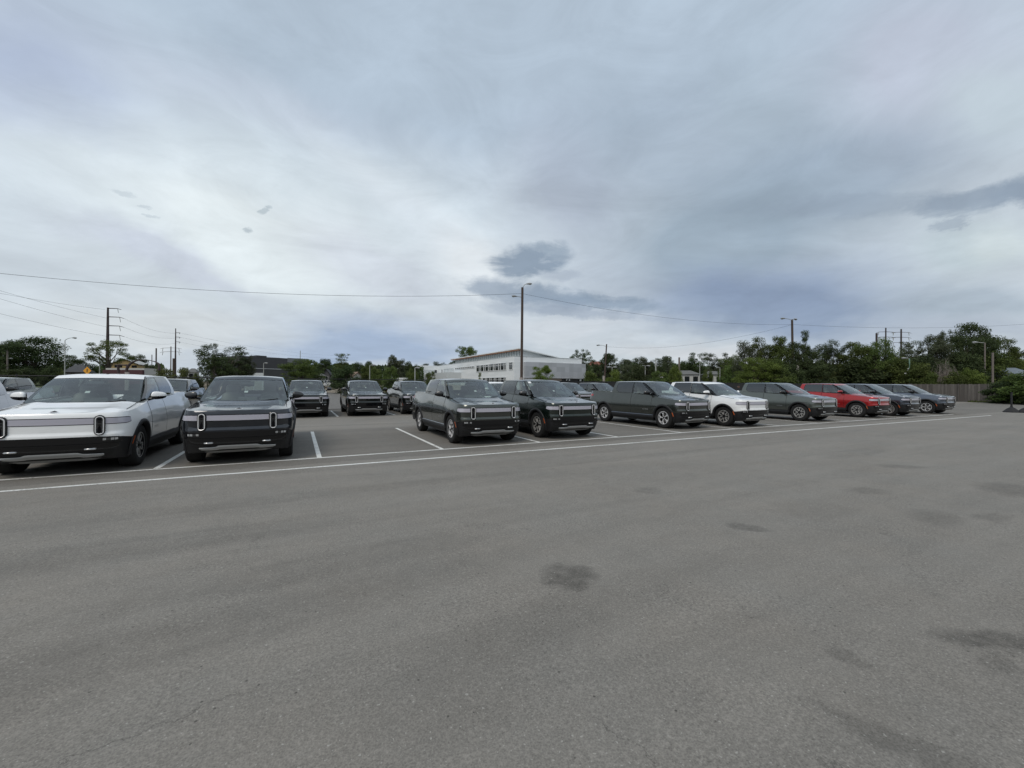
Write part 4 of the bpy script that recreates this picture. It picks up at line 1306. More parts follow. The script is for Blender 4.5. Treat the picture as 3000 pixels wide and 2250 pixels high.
TREES = [
 (78, 986, 88, 75, 'wide', 'dark', 'large dark spreading tree at the far left edge, behind the old utility pole'),
 (-14, 1008, 50, 78, 'round', 'dark', 'dark tree cut off by the left edge of the photo'),
 (205, 1040, 42, 95, 'wide', 'dark', 'rounded dark tree just right of the thin curved-arm street light'),
 (322, 995, 56, 88, 'airy', 'mid', 'thin airy tree behind the tall brown steel pole'),
 (268, 1066, 26, 105, 'bush', 'dark', 'low dark tree above the left orange pedestrian sign'),
 (396, 1034, 34, 118, 'round', 'dark', 'dark tree rising behind the roof of the yellow house'),
 (437, 1066, 16, 100, 'round', 'dull', 'small dull tree at the right end of the yellow house'),
 (655, 1010, 62, 62, 'ragged', 'dark', 'big dark ragged tree to the left of the dark grey warehouse'),
 (627, 1003, 16, 60, 'tall', 'dark', 'narrow pointed tree top at the left of the ragged tree'),
 (608, 1053, 24, 66, 'airy', 'dark', 'thin lower branches of a tree left of the ragged tree'),
 (715, 1040, 28, 64, 'round', 'dull', 'dull grey-green tree overlapping the left end of the warehouse'),
 (892, 1053, 54, 72, 'wide', 'mid', 'broad green tree in front of the right end of the warehouse'),
 (945, 1051, 32, 125, 'round', 'dark', 'dark tree behind the small gabled house'),
 (912, 1056, 28, 130, 'wide', 'dark', 'dark tree crown seen above the broad green tree'),
 (1004, 1034, 34, 76, 'tall', 'mid', 'tall full green tree rising behind the back row, right of the gabled house'),
 (1012, 1070, 40, 72, 'bush', 'dark', 'low dense dark tree at the foot of the tall full tree'),
 (1062, 1058, 34, 125, 'wide', 'dark', 'dark domed tree behind the tan roof'),
 (1092, 1060, 26, 125, 'round', 'dark', 'dark tree behind the short lamp, left of the green bushy pair'),
 (1078, 1070, 22, 78, 'round', 'mid', 'rounded green tree left of the short parking lamp'),
 (1103, 1076, 20, 74, 'bush', 'mid', 'bushy green tree directly right of the short parking lamp'),
 (1160, 1038, 30, 92, 'round', 'dull', 'tall tree with gaps in its crown, left of the white building'),
 (1142, 1072, 24, 72, 'bush', 'mid', 'bushy tree behind the white carport'),
 (1205, 1079, 22, 66, 'bush', 'mid', 'low green tree at the left corner of the white building'),
 (1203, 1057, 22, 125, 'round', 'dark', 'dark tree behind the low green tree beside the white building'),
 (1240, 1065, 22, 190, 'wide', 'dark', 'dark far tree line above the low left end of the white building'),
 (1285, 1060, 24, 195, 'wide', 'dark', 'far dark tree over the flat roof of the white building'),
 (1330, 1053, 26, 190, 'wide', 'dark', 'far dark tree left of the raised roof of the white building'),
 (1377, 1013, 36, 175, 'round', 'mid', 'round tree rising behind the sloping roof of the white building'),
 (1261, 1087, 16, 46, 'round', 'mid', 'small young tree before the left end of the white building'),
 (1406, 1090, 10, 50, 'tall', 'bright', 'slim young tree in the middle of the white facade'),
 (1590, 1070, 33, 46, 'round', 'bright', 'round light green tree before the grey panels of the white building'),
 (1703, 1023, 28, 120, 'airy', 'dark', 'thin dark tree just right of the white building'),
 (1700, 1046, 20, 112, 'ragged', 'dark', 'dark narrow tree against the red tiled roof'),
 (1750, 1052, 16, 118, 'ragged', 'dark', 'dark ragged tree in front of the beige building'),
 (1790, 1034, 30, 95, 'round', 'dark', 'dark round tree behind the thin wooden lamp pole'),
 (1735, 1087, 26, 52, 'bush', 'mid', 'low green bushy tree right of the white building'),
 (1797, 1082, 22, 52, 'bush', 'bright', 'light green bush in front of the white house with dark roof'),
 (1835, 1054, 30, 84, 'wide', 'dull', 'wide dull green tree right of the white house'),
 (1862, 1066, 32, 70, 'bush', 'dark', 'dense dark bushy tree beside the short twin lamp'),
 (1893, 1043, 24, 105, 'round', 'dull', 'tree with an open crown left of the pale bare pole'),
 (1848, 1048, 30, 150, 'wide', 'dark', 'far dark trees left of the twin lamp'),
 (1928, 1048, 18, 100, 'ragged', 'dark', 'narrow dark tree touching the pale bare pole'),
 (1958, 1042, 24, 105, 'round', 'dull', 'rounded tree left of the thick bare pole'),
 (1978, 1072, 18, 62, 'bush', 'bright', 'bright green tree just left of the thick bare pole'),
 (1935, 1086, 26, 64, 'bush', 'mid', 'low green trees between two bare poles'),
 (2012, 1056, 30, 120, 'wide', 'dark', 'dark tree above the left bungalow'),
 (2048, 1031, 26, 118, 'ragged', 'dark', 'tall dark tree with two tops behind the bungalows'),
 (2102, 1033, 28, 95, 'ragged', 'dull', 'ragged tree over the right bungalow'),
 (2072, 1083, 14, 66, 'bush', 'mid', 'small green tree between the two bungalows'),
 (2142, 1041, 30, 78, 'wide', 'mid', 'spreading green tree right of the bungalows'),
 (2150, 1070, 34, 70, 'bush', 'mid', 'dense low tree right of the right bungalow'),
 (2193, 1000, 38, 66, 'wide', 'dull', 'tall tree with sky gaps left of the right wooden lamp pole'),
 (2243, 984, 34, 64, 'ragged', 'mid', 'tall ragged green tree, top left of the right wooden lamp pole'),
 (2288, 988, 36, 62, 'wide', 'mid', 'full tree directly left of the right wooden lamp pole'),
 (2340, 1000, 38, 60, 'wide', 'dark', 'full dark tree directly behind the right wooden lamp pole'),
 (2360, 964, 18, 60, 'tall', 'dark', 'slender tree top reaching highest right of the wooden lamp pole'),
 (2210, 1046, 46, 52, 'wide', 'bright', 'bright green tree low in the cluster left of the lamp pole'),
 (2270, 1050, 42, 50, 'bush', 'mid', 'dense green tree low before the tall ragged one'),
 (2318, 1068, 32, 54, 'bush', 'dark', 'dark bush at the foot of the right wooden lamp pole'),
 (2400, 1016, 26, 66, 'airy', 'dull', 'thin tree with open branches right of the wooden lamp pole'),
 (2388, 1050, 40, 58, 'bush', 'dark', 'dark dense tree between the lamp pole and the big round tree'),
 (2437, 992, 34, 60, 'ragged', 'dark', 'dark tall tree left of the big round green tree'),
 (2500, 1002, 44, 55, 'wide', 'mid', 'big round green tree above the red truck, left half of the pair'),
 (2563, 994, 44, 54, 'wide', 'mid', 'big round green tree in front of the transmission poles'),
 (2520, 1042, 70, 50, 'bush', 'dark', 'wide dark tree low above the red truck'),
 (2420, 1072, 20, 50, 'bush', 'olive', 'small orange-tinged bush above the red truck'),
 (2612, 1030, 30, 58, 'ragged', 'dark', 'dark tree under the right transmission pole'),
 (2668, 996, 36, 60, 'ragged', 'dull', 'tree with pale green top right of the transmission poles'),
 (2728, 978, 38, 58, 'wide', 'dull', 'tall dull green tree above the wooden fence'),
 (2778, 966, 24, 60, 'airy', 'dark', 'thin dark tree top above the bare grey shrub'),
 (2660, 1046, 44, 54, 'bush', 'mid', 'green tree behind the greenish camera pole'),
 (2715, 1040, 46, 56, 'bush', 'dark', 'dark tree mass above the left part of the wooden fence'),
 (2866, 944, 52, 64, 'wide', 'dark', 'tallest dark tree at the right, above the shrubs'),
 (2850, 985, 50, 60, 'round', 'dark', 'dark lower crown under the tallest right tree'),
 (2942, 990, 30, 62, 'ragged', 'mid', 'green leaning tree right of the tallest tree'),
 (2905, 1030, 46, 58, 'bush', 'mid', 'lighter green tree behind the right wooden pole'),
 (2815, 1030, 44, 56, 'bush', 'dark', 'dense dark tree behind the bare grey shrub'),
 (2992, 1026, 34, 95, 'wide', 'dull', 'far grey-green tree at the right edge of the photo'),
 (2975, 1050, 30, 66, 'bush', 'bright', 'bright green tree above the blue-grey roof'),
]
for t in TREES: tree(*t)
BUSHES = [
 (478, 1076, 30, 62, 'bush', 'olive', 'yellow-green bush left of the second tall pole'),
 (532, 1076, 28, 60, 'bush', 'olive', 'yellow-green bush right of the second tall pole'),
 (575, 1093, 18, 64, 'bush', 'mid', 'small green bush left of the ragged tree'),
 (175, 1078, 14, 70, 'bush', 'olive', 'yellow-green shrub beside the curved-arm street light'),
 (150, 1070, 24, 68, 'bush', 'dark', 'dark shrub left of the curved-arm street light'),
 (50, 1078, 44, 64, 'bush', 'dark', 'dark shrub under the large left tree'),
 (2680, 1102, 30, 49, 'bush', 'bright', 'bright green bush spilling over the left end of the wooden fence'),
 (2740, 1092, 30, 50, 'bush', 'mid', 'green bush behind the wooden fence, right of the bare shrub'),
 (2800, 1088, 32, 50, 'bush', 'mid', 'green bush above the right end of the wooden fence'),
 (2850, 1078, 30, 50, 'bush', 'bright', 'light green bush below the tall street lamp'),
]
for t in BUSHES: tree(*t, cat='bush', group=BUSH_G)
# big shrubs that swallow the right end of the wooden fence
for i, (x, y, w, h, k, lab) in enumerate([
    (67.4, 14.6, 2.6, 2.4, 'dark', 'dark shrub overgrowing the right end of the wooden fence'),
    (66.2, 12.6, 4.2, 3.3, 'mid', 'large green shrub right of the wooden fence, behind the rubber-based posts'),
    (66.8, 9.4, 4.4, 3.6, 'dark', 'large dark shrub at the right edge of the photo'),
    (64.8, 11.0, 3.4, 1.5, 'dark', 'low dark shrub on the asphalt edge behind the rubber-based posts'),
    (67.4, 6.2, 4.4, 3.4, 'mid', 'green shrub cut off by the right edge of the photo')]):
    o = empty('bush', (x, y, 0), i * 1.3); tag(o, lab, 'bush', 'shrubs at the right end of the wooden fence')
    cm, tm = TM['bush'][i % 3]
    for nm, me, mt in (('crown', cm, FOL[k]), ('trunk', tm, BARK)):
        c = bpy.data.objects.new(nm, mat_mesh(me, mt)); COL.objects.link(c); c.parent = o; c.scale = (w * 1.3, w * 1.3, h)
# far wood behind everything on the right (nobody could count it)
r = random.Random(5); vs = []; fs = []; tn = []
def wood(px0, px1, dep, top0, top1, n):
    for _ in range(n):
        px = r.uniform(px0, px1); d = dep * r.uniform(.95, 1.1); x, y = at(px, d)
        ph = sin(px * .045) + .6 * sin(px * .013 + 2) + .4 * sin(px * .11)
        zt = zat(px, (top0 + top1) / 2 - ph * (top1 - top0) / 4, d); z = r.uniform(.2, 1) ** .7 * zt
        nv = Vector((r.gauss(0, 1), r.gauss(0, 1), r.gauss(0, 1) + .5)).normalized(); t = nv.cross(Vector((r.random(), r.random(), .1))).normalized(); b = nv.cross(t)
        l = .55 * r.uniform(.5, 1.3); p = Vector((x, y, z)); o = len(vs)
        vs.extend([tuple(p - t * l), tuple(p + b * l * .6), tuple(p + t * l), tuple(p - b * l * .6)]); fs.append((o, o + 1, o + 2, o + 3)); tn.extend([min(1, max(0, .4 + .3 * sin(px * .2 + z) + r.uniform(-.2, .2)))] * 4)
wood(1700, 3000, 135, 1062, 1078, 16000); wood(-60, 480, 135, 1066, 1084, 5000); wood(880, 1240, 140, 1064, 1076, 6000)
me = bpy.data.meshes.new('woods'); me.from_pydata(vs, [], fs); me.attributes.new('tint', 'FLOAT', 'POINT').data.foreach_set('value', tn); me.materials.append(FOL['dark'])
o = bpy.data.objects.new('woods', me); COL.objects.link(o); tag(o, 'far dark belt of trees along the horizon', 'woods', kind='stuff')
# weeds along the foot of the right-hand fences
vs = []; fs = []; tn = []
for _ in range(3000):
    if r.random() < .7: x = 69.3 + r.gauss(0, .12); y = r.uniform(8.5, 28.2)
    else: x = r.uniform(60, 69.3); y = 28.3 + r.gauss(0, .1)
    if sin(y * 2.3 + x) + sin(y * .9) < -.4: continue
    h = r.uniform(.06, .30); w = r.uniform(.02, .05); a = r.uniform(0, 3.14); o = len(vs); lx_ = r.gauss(0, .08)
    vs.extend([(x - w * cos(a), y - w * sin(a), 0), (x + w * cos(a), y + w * sin(a), 0), (x + lx_, y + lx_, h)]); fs.append((o, o + 1, o + 2)); tn.extend([r.random()] * 3)
me = bpy.data.meshes.new('weeds'); me.from_pydata(vs, [], fs); me.attributes.new('tint', 'FLOAT', 'POINT').data.foreach_set('value', tn); me.materials.append(FOL['mid'])
o = bpy.data.objects.new('weeds', me); COL.objects.link(o); tag(o, 'weeds growing along the foot of the wooden fence', 'weeds', kind='stuff')
# low scrub on the dirt lot
vs = []; fs = []; tn = []
for _ in range(5200):
    px = r.uniform(880, 1260); d = r.uniform(108, 135); x, y = at(px, d)
    if sin(x * .7) + sin(y * .4 + x * .2) < .1: continue
    z = 1.0 + r.uniform(0, 1.5); l = .3 * r.uniform(.5, 1.2); p = Vector((x, y, z))
    nv = Vector((r.gauss(0, 1), r.gauss(0, 1), r.gauss(0, 1) + .5)).normalized(); t = nv.cross(Vector((r.random(), r.random(), .1))).normalized(); b = nv.cross(t)
    o = len(vs); vs.extend([tuple(p - t * l), tuple(p + b * l * .6), tuple(p + t * l), tuple(p - b * l * .6)]); fs.append((o, o + 1, o + 2, o + 3)); tn.extend([r.random()] * 4)
me = bpy.data.meshes.new('scrub'); me.from_pydata(vs, [], fs); me.attributes.new('tint', 'FLOAT', 'POINT').data.foreach_set('value', tn); me.materials.append(FOL['dull'])
o = bpy.data.objects.new('scrub', me); COL.objects.link(o); tag(o, 'low dry scrub growing on the dirt lot', 'scrub', kind='stuff')
# bare grey shrub
x, y = at(2765, 52); bs = empty('bare_shrub', (x, y, 0)); tag(bs, 'leafless grey shrub standing behind the wooden fence', 'shrub')
mb = MB(); rb_ = random.Random(9); H = zat(2765, 1044, 52)
for k in range(70):
    a = rb_.uniform(0, 6.28); sp = rb_.uniform(.1, 1.0); h = H * rb_.uniform(.6, 1) * (1 - .25 * sp); R_ = 2.0 * sp
    p1 = (cos(a) * R_ * .5, sin(a) * R_ * .5, h * .35); p2 = (cos(a) * R_ * .95, sin(a) * R_ * .95, h * .7); p3 = (cos(a) * R_ * .7, sin(a) * R_ * .7, h)
    mb.tube([(0, 0, 0), p1, p2, p3], [.05, .035, .022, .008], 4, caps=False)
    for q in range(4):
        t = rb_.uniform(.3, .9); b0 = Vector(p1).lerp(Vector(p3), t); e_ = b0 + Vector((rb_.uniform(-.5, .5), rb_.uniform(-.5, .5), rb_.uniform(.2, .7)))
        mb.tube([b0, e_], [.016, .006], 3, caps=False)
mb.build('branches', PBARK, bs)

# ------------------------------------------------------------------ poles, lamps and wires
WOODP = simple('creosote_pole', (.065, .045, .036), .85, .35, 1.5)
WOODG = simple('grey_wood_pole', (.17, .145, .13), .85, .25, 1.5)
RUST = simple('weathering_steel', (.040, .026, .026), .7, .2, 1.0)
PALE = simple('pale_pole_paint', (.34, .35, .33), .6, .1, 1)
GREENP = simple('green_pole_paint', (.16, .27, .22), .6, .1, 1)
CONC = simple('pale_concrete', (.33, .29, .27), .85, .15, 3)
LAMPH = simple('lamp_housing', (.28, .29, .29), .5, .15, 8)
LGLASS = NT('lamp_glass').p(col=(.55, .57, .55), rough=.2, coat=.5).mat
WIRE = NT('wire').p(col=(.02, .02, .022), rough=.6).mat
def vpole(name, px, d, top_py, r0, r1, mat, label, cat, group=None, lean=(0, 0), base_mat=None, base_h=0):
    x, y = at(px, d); H = zat(px, top_py, d)
    o = empty(name, (x, y, 0)); tag(o, label, cat, group)
    mb = MB(); mb.tube([(lean[0] * t * H, lean[1] * t * H, t * H) for t in (0, .25, .5, .75, 1)], [r0 + (r1 - r0) * t for t in (0, .25, .5, .75, 1)], 12)
    mb.build('pole', mat, o)
    if base_h:
        mb = MB(); mb.tube([(0, 0, 0), (0, 0, base_h)], [r0 * 1.35, r0 * 1.25], 12); mb.build('footing', base_mat or CONC, o)
    return o, H, x, y
def cobra(parent, h, vec, arm, up=.5, s=1.0, off=(0, 0)):
    """street-lamp head on a curved arm: vec = horizontal direction of the arm"""
    v = Vector((vec[0], vec[1], 0)).normalized(); b = Vector((off[0], off[1], h))
    mb = MB(); pts = [b, b + v * arm * .3 + Vector((0, 0, up * .55)), b + v * arm * .65 + Vector((0, 0, up * .9)), b + v * arm + Vector((0, 0, up))]
    mb.tube(pts, .035 * s, 8); mb.build('arm', PALE, parent)
    e = pts[-1]; side = Vector((-v.y, v.x, 0)); rows = []
    for t, w, hh in ((0, .05, .05), (.2, .10, .09), (.5, .17, .13), (.8, .15, .10), (1, .04, .03)):
        c = e + v * (t * .72 * s)
        rows.append([c + side * (w * s * cos(a)) + Vector((0, 0, (hh * s if sin(a) > 0 else hh * .8 * s) * sin(a))) for a in [2 * pi * k / 12 for k in range(12)]])
    mb = MB(); mb.grid(rows, 0, True, closed=True); lp = mb.build('lamp_head', LAMPH, parent)
    mb = MB(); c = e + v * (.5 * s) + Vector((0, 0, -.085 * s)); rows = []
    for q in (1, .7, .01): rows.append([c + (v * .2 * cos(a) + side * .13 * sin(a)) * s * q + Vector((0, 0, -.07 * (1 - q * q) * s)) for a in [2 * pi * k / 12 for k in range(12)]])
    mb.grid(rows, 0, True, closed=True); mb.build('lamp_glass', LGLASS, lp)
def wire(a, b, sag, r=.012, label='', n=26, cat='wire', group='overhead wires'):
    a = Vector(a); b = Vector(b); mb = MB()
    mb.tube([a.lerp(b, i / n) - Vector((0, 0, sag * 4 * (i / n) * (1 - i / n))) for i in range(n + 1)], r, 5, caps=False)
    return tag(mb.build('overhead_wire', WIRE, None), label, cat, group)
Rh = Vector((cos(YAW), -sin(YAW), 0)); Fh = Vector((sin(YAW), cos(YAW), 0))
PG = 'wooden lamp poles'
p1, H1, x1, y1 = vpole('lamp_pole', 1527.5, 42, 842, .150, .120, WOODP, 'tall dark wooden lamp pole in front of the white building', 'lamp pole', PG, lean=(.0035, -.002), base_h=2.45)
cobra(p1, H1 - .15, (Rh - Fh * .3), .42, .48, .85, off=(.03, 0))
cobra(p1, H1 - 1.0, (-Rh - Fh * .5), .55, .02, .85)
p2, H2, x2, y2 = vpole('lamp_pole', 2324, 60.5, 936, .185, .14, WOODP, 'wooden lamp pole with two heads among the right-hand trees', 'lamp pole', PG, lean=(-.018, .008), base_h=0)
cobra(p2, H2 - .2, (-Rh - Fh * .2), 1.3, .28, 1.1, off=(-.018 * H2, 0)); cobra(p2, H2 - .1, (Rh + Fh * .6), .35, .2, 1.1, off=(-.018 * H2, 0))
p3, H3, x3, y3 = vpole('lamp_pole', 1769, 92, 1008, .20, .14, WOODP, 'thin wooden lamp pole right of the white building, pale at its foot', 'lamp pole', PG, lean=(.05, -.02), base_h=3.8)
cobra(p3, H3 - .6, (-Rh), 1.4, .35, 1.25, off=(.05 * H3, -.02 * H3))
T1 = Vector((x1, y1, H1 - .62)); T2 = Vector((x2 - .018 * H2, y2, H2 - .75)); T3 = Vector((x3 + .05 * H3, y3 - .02 * H3, H3 - .55))
lw = Rh * -62 + Fh * 24; E0 = Vector((lw.x, lw.y, 12.3))
wire(T1, E0, 2.15, .014, 'long sagging wire from the central lamp pole to the left edge of the photo')
wire(T1, T2, .95, .012, 'wire between the central lamp pole and the right wooden lamp pole')
wire(T3, T2, 1.5, .013, 'drooping wire between the thin lamp pole and the right wooden lamp pole')
e4 = Rh * 108 + Fh * 72
wire(T2, (e4.x, e4.y, 14.8), 1.3, .013, 'wire from the right wooden lamp pole to the right edge of the photo')
# tall steel transmission pole
def trans_pole(px, d, top, r0, r1, label, arms, side=Rh, both=False, mat=RUST, group='tall steel transmission poles'):
    o, H, x, y = vpole('transmission_pole', px, d, top, r0, r1, mat, label, 'power pole', group)
    tips = []
    for (py, L) in arms:
        z = zat(px, py, d)
        for sgn in ((1, -1) if both else (1,)):
            v = side * sgn; mb = MB()
            mb.tube([v * r1 * .6 + Vector((0, 0, z)), v * L * .7 + Vector((0, 0, z - .02 * L)), v * L + Vector((0, 0, z - .10 * L))], ([.11, .08, .05] if d < 120 else [.07, .06, .04] if d < 160 else [.11, .09, .06]), 6)
            a_ = mb.build('crossarm', mat, o)
            mb = MB(); mb.tube([v * L * .72 + Vector((0, 0, z - .03 * L)), v * L * .78 + Vector((0, 0, z - .33 * L))], .06 * d / 100, 5); mb.build('insulator', PALE, a_)
            tips.append(Vector((x, y, 0)) + v * L + Vector((0, 0, z - .10 * L)))
    return o, H, x, y, tips
_, HA, xa, ya, tA = trans_pole(314.5, 100, 901, .45, .20, 'tall dark brown steel transmission pole with four arms at the left', [(903, 3.3), (928, 4.0), (954, 4.0), (981, 4.0)])
_, HB, xb, yb, tB = trans_pole(513.5, 138, 962, .34, .13, 'distant steel transmission pole with three short arms', [(974, 1.7), (987, 1.7), (1001, 1.7)])
for k, (pa, lab) in enumerate(zip(tA, ['highest', 'second highest', 'third', 'lowest'])):
    q = pa - Vector((0, 0, 0)); far = q + (Rh * 8 - Fh * 75)
    lat = (Vector((pa.x, pa.y, 0)).dot(Rh)); dd = 62; la2 = lat + 3.5
    e = Rh * la2 + Fh * dd
    px_ = 1500 + la2 / dd * F_PX
    slope = {0: (898, 852), 1: (923, 848), 2: (949, 872), 3: (978, 915)}[k]
    zz = zat(px_, slope[0] - (slope[0] - slope[1]) * (312 - px_) / 284, dd)
    wire(pa - Rh * 3.9, (e.x, e.y, zz), .5, .019, lab + ' transmission line running from the four-armed pole off the left edge')
for k in range(3):
    wire(tA[k + 1], tB[k], 1.2, .019, ['upper', 'middle', 'lower'][k] + ' line between the two left transmission poles')
for k in range(3):
    e = Rh * (-85 + k) + Fh * 200; wire(tB[k], (e.x, e.y, tB[k].z - 3.0), 1.5, .017, ['upper', 'middle', 'lower'][k] + ' line leaving the distant transmission pole to the right')
trans_pole(2594.5, 190, 960, .42, .25, 'left one of the two transmission poles above the right-hand trees', [(972, 4.5), (987, 4.5)], both=True)
trans_pole(2639.5, 190, 964, .46, .30, 'right one of the two transmission poles above the right-hand trees', [(973, 4.8), (988, 4.8), (1003, 4.8)], both=True)
vpole('utility_pole', 2567.5, 190, 976, .40, .40, RUST, 'short brown pole end above the big round trees', 'power pole', 'plain poles')
trans_pole(500, 150, 1015, .22, .16, 'thin pole with two crossarms left of the distant transmission pole', [(1019, 4.0), (1030, 4.0)], both=True, mat=WOODG, group='plain poles')
UG = 'plain poles'
vpole('utility_pole', 457, 140, 1020, .22, .20, WOODP, 'bare brown pole left of the pole with crossarms', 'utility pole', UG)
vpole('utility_pole', 444.5, 140, 1039, .12, .12, WOODG, 'thin grey pole right of the yellow house', 'utility pole', UG)
vpole('utility_pole', 510, 110, 1050, .40, .38, WOODP, 'thick brown pole at the foot of the distant transmission pole', 'utility pole', UG)
o, H, x, y = vpole('utility_pole', 21, 70, 1025, .13, .11, WOODG, 'grey wooden pole with a small lamp at the far left', 'utility pole', UG)
cobra(o, zat(21, 1052, 70), (Rh), .35, .12, .8)
vpole('utility_pole', 291.5, 95, 1036, .12, .09, PALE, 'thin pale pole left of the tall brown steel pole', 'utility pole', UG)
vpole('utility_pole', 1921, 80, 1049, .14, .11, PALE, 'pale bare pole behind the row, left of the thick bare pole', 'utility pole', UG)
vpole('utility_pole', 1989.5, 62, 1047, .14, .13, WOODG, 'thick bare brown pole above the right-hand white truck', 'utility pole', UG)
vpole('utility_pole', 2337, 58, 1070, .15, .15, CONC, 'short beige pole right of the right wooden lamp pole', 'utility pole', UG)
vpole('utility_pole', 2908, 53, 1033, .12, .11, WOODG, 'grey-green wooden pole in front of the right-hand trees', 'utility pole', UG)
# curved-arm street light and parking-lot lamps
SG = 'small street and parking lamps'
def small_lamp(px, d, top, label, arms=(1,), L=.9, mat=PALE, r=.07, s=1.0):
    o, H, x, y = vpole('street_lamp', px, d, top, r, r * .75, mat, label, 'street lamp', SG)
    for a in arms: cobra(o, H - .05, Rh * a, L, .08, s)
    return o
o, H, x, y = vpole('street_lamp', 189.5, 68, 997, .09, .05, PALE, 'slender street light with a curved arm at the left', 'street lamp', SG)
cobra(o, H, Rh, 1.15, .42, 1.1)
small_lamp(1083, 66, 1070, 'short parking lamp left of the white carport', (1,), .25)
small_lamp(1215.5, 60, 1078, 'short lamp at the left end of the white building', (1,), .02, r=.09)
small_lamp(772, 80, 1064, 'small lamp in front of the dark grey warehouse', (1,), .1)
small_lamp(1890, 74, 1072, 'twin-headed parking lamp behind the row', (1, -1), .25)
small_lamp(1793, 70, 1076, 'twin-headed lamp in front of the white house', (1, -1), .15)
small_lamp(2050, 74, 1058, 'twin-headed lamp in front of the left bungalow', (1, -1), .25)
small_lamp(2109, 74, 1077, 'short lamp in front of the right bungalow', (-1,), .05)
small_lamp(2330, 62, 1066, 'slim pale lamp right of the right wooden lamp pole', (-1,), .02)
small_lamp(2885, 56, 1004, 'street lamp with a flat head before the tallest right tree', (-1,), .9, WOODG, .10, 1.2)
o = small_lamp(2664, 54, 1050, 'greenish camera pole with a lamp arm above the wooden fence', (-1,), .35, GREENP, .09, 1.0)
x, y = at(2664, 54)
for py, side_, L in ((1093, -1, .45), (1079, -1, .08), (1084, -1, .08)):
    z = zat(2664, py, 54); mb = MB(); mb.tube([(0, 0, z), Rh * side_ * L + Vector((0, 0, z))], .035, 6)
    c = Rh * side_ * (L + .08) + Vector((0, 0, z - .06)); rows = [[c + Vector((.11 * sin(q) * cos(a), .11 * sin(q) * sin(a), .11 * cos(q))) for a in [2 * pi * k / 10 for k in range(10)]] for q in (.1, .8, 1.5, 2.3, 3.0)]
    mb.grid(rows, 0, True, closed=True); mb.build('camera', PAPER, o)
# orange diamond pedestrian signs
SIGNY = NT('sign_yellow').p(col=(.72, .33, .02), rough=.5).mat
for px, py, half, lab in ((255, 1086, 12.0, 'larger orange diamond pedestrian sign left of the tall brown pole'), (410, 1087, 6.6, 'smaller orange diamond pedestrian sign in front of the yellow house')):
    d = .54 * F_PX / half; x, y = at(px, d); z = zat(px, py, d)
    o = empty('pedestrian_sign', (x, y, 0)); tag(o, lab, 'road sign', 'orange pedestrian signs')
    mb = MB(); mb.tube([Fh * .03, Fh * .03 + Vector((0, 0, z + .3))], .03, 6); mb.build('post', PALE, o)
    def S(u, v, k=0): return Rh * u + Vector((0, 0, z + v)) - Fh * k
    mb = MB(); mb.add([S(-.54, 0), S(0, -.54), S(.54, 0), S(0, .54)], [(0, 1, 2, 3)]); mb.add([S(-.54, 0, -.006), S(0, -.54, -.006), S(.54, 0, -.006), S(0, .54, -.006)], [(3, 2, 1, 0)])
    mb.build('sign_plate', SIGNY, o)
    mb = MB(); k = .006
    mb.add([S(.045 * cos(a) + .02, .24 + .05 * sin(a), k) for a in [2 * pi * i / 10 for i in range(10)]], [list(range(10))])
    for poly in ([(-.05, .17), (.07, .18), (.06, -.02), (-.04, -.02)], [(-.04, -.01), (.02, -.01), (-.08, -.17), (-.16, -.28), (-.20, -.25), (-.12, -.15)], [(0, -.01), (.06, -.01), (.09, -.15), (.17, -.27), (.12, -.29), (.04, -.16)],
                 [(-.05, .16), (-.03, .10), (-.13, .03), (-.15, .06)], [(.05, .17), (.07, .11), (.15, .05), (.17, .08)]):
        mb.add([S(a, b, k) for a, b in poly], [list(range(len(poly)))])
    mb.build('walking_figure', GLOSSB, o)
# curved steel sculpture
x, y = at(372, 46); sc = empty('steel_sculpture', (x, y, 0)); tag(sc, 'dark brown steel sculpture of a curved arch in front of the yellow house', 'sculpture')
def SP(px, py): return Rh * ((px - 372) / F_PX * 46) + Vector((0, 0, zat(px, py, 46)))
mb = MB(); mb.tube([SP(371, 1094), SP(371, 1082), SP(374, 1074), SP(380, 1067), SP(388, 1061), SP(398, 1057), SP(410, 1055), SP(424, 1054), SP(440, 1056), SP(455, 1060), SP(462, 1064), SP(467, 1072), SP(465, 1086)],
             [.15, .13, .16, .13, .10, .08, .05, .03, .035, .06, .09, .12, .15], 8); mb.build('arch', RUST, sc)
mb = MB(); mb.tube([SP(372, 1070), SP(362, 1069.5), SP(350, 1069), SP(336, 1069)], [.10, .07, .09, .03], 8); mb.tube([SP(347, 1069), SP(346, 1078), SP(347, 1092)], [.16, .12, .14], 8); mb.build('side_arm', RUST, sc)
mb = MB(); mb.box(-.16, .16, -.16, .16, 0, zat(372, 1090, 46)); mb.build('plinth', CONC, sc)

# ------------------------------------------------------------------ buildings
WHITEB = NT('white_metal_cladding'); P = WHITEB.pos()
q = WHITEB.n('ShaderNodeSeparateXYZ', {0: P})
f = WHITEB.math('FRACT', WHITEB.math('MULTIPLY', q.outputs[2], 1 / .42)); ln = WHITEB.math('LESS_THAN', f, .06)
row = WHITEB.math('FLOOR', WHITEB.math('MULTIPLY', q.outputs[2], 1 / .42))
col_ = WHITEB.math('FLOOR', WHITEB.math('ADD', WHITEB.math('MULTIPLY', WHITEB.math('ADD', q.outputs[0], q.outputs[1]), 1 / 3.6), WHITEB.math('MULTIPLY', row, .37)))
wv_ = WHITEB.n('ShaderNodeTexWhiteNoise', {'Vector': WHITEB.n('ShaderNodeCombineXYZ', {0: row, 1: col_}).outputs[0]}).outputs['Value']
WHITEB.p(col=WHITEB.mix(WHITEB.math('MULTIPLY', ln, .25), WHITEB.mix(wv_, (.66, .69, .70), (.76, .78, .79)), (.42, .43, .44)), rough=.5)
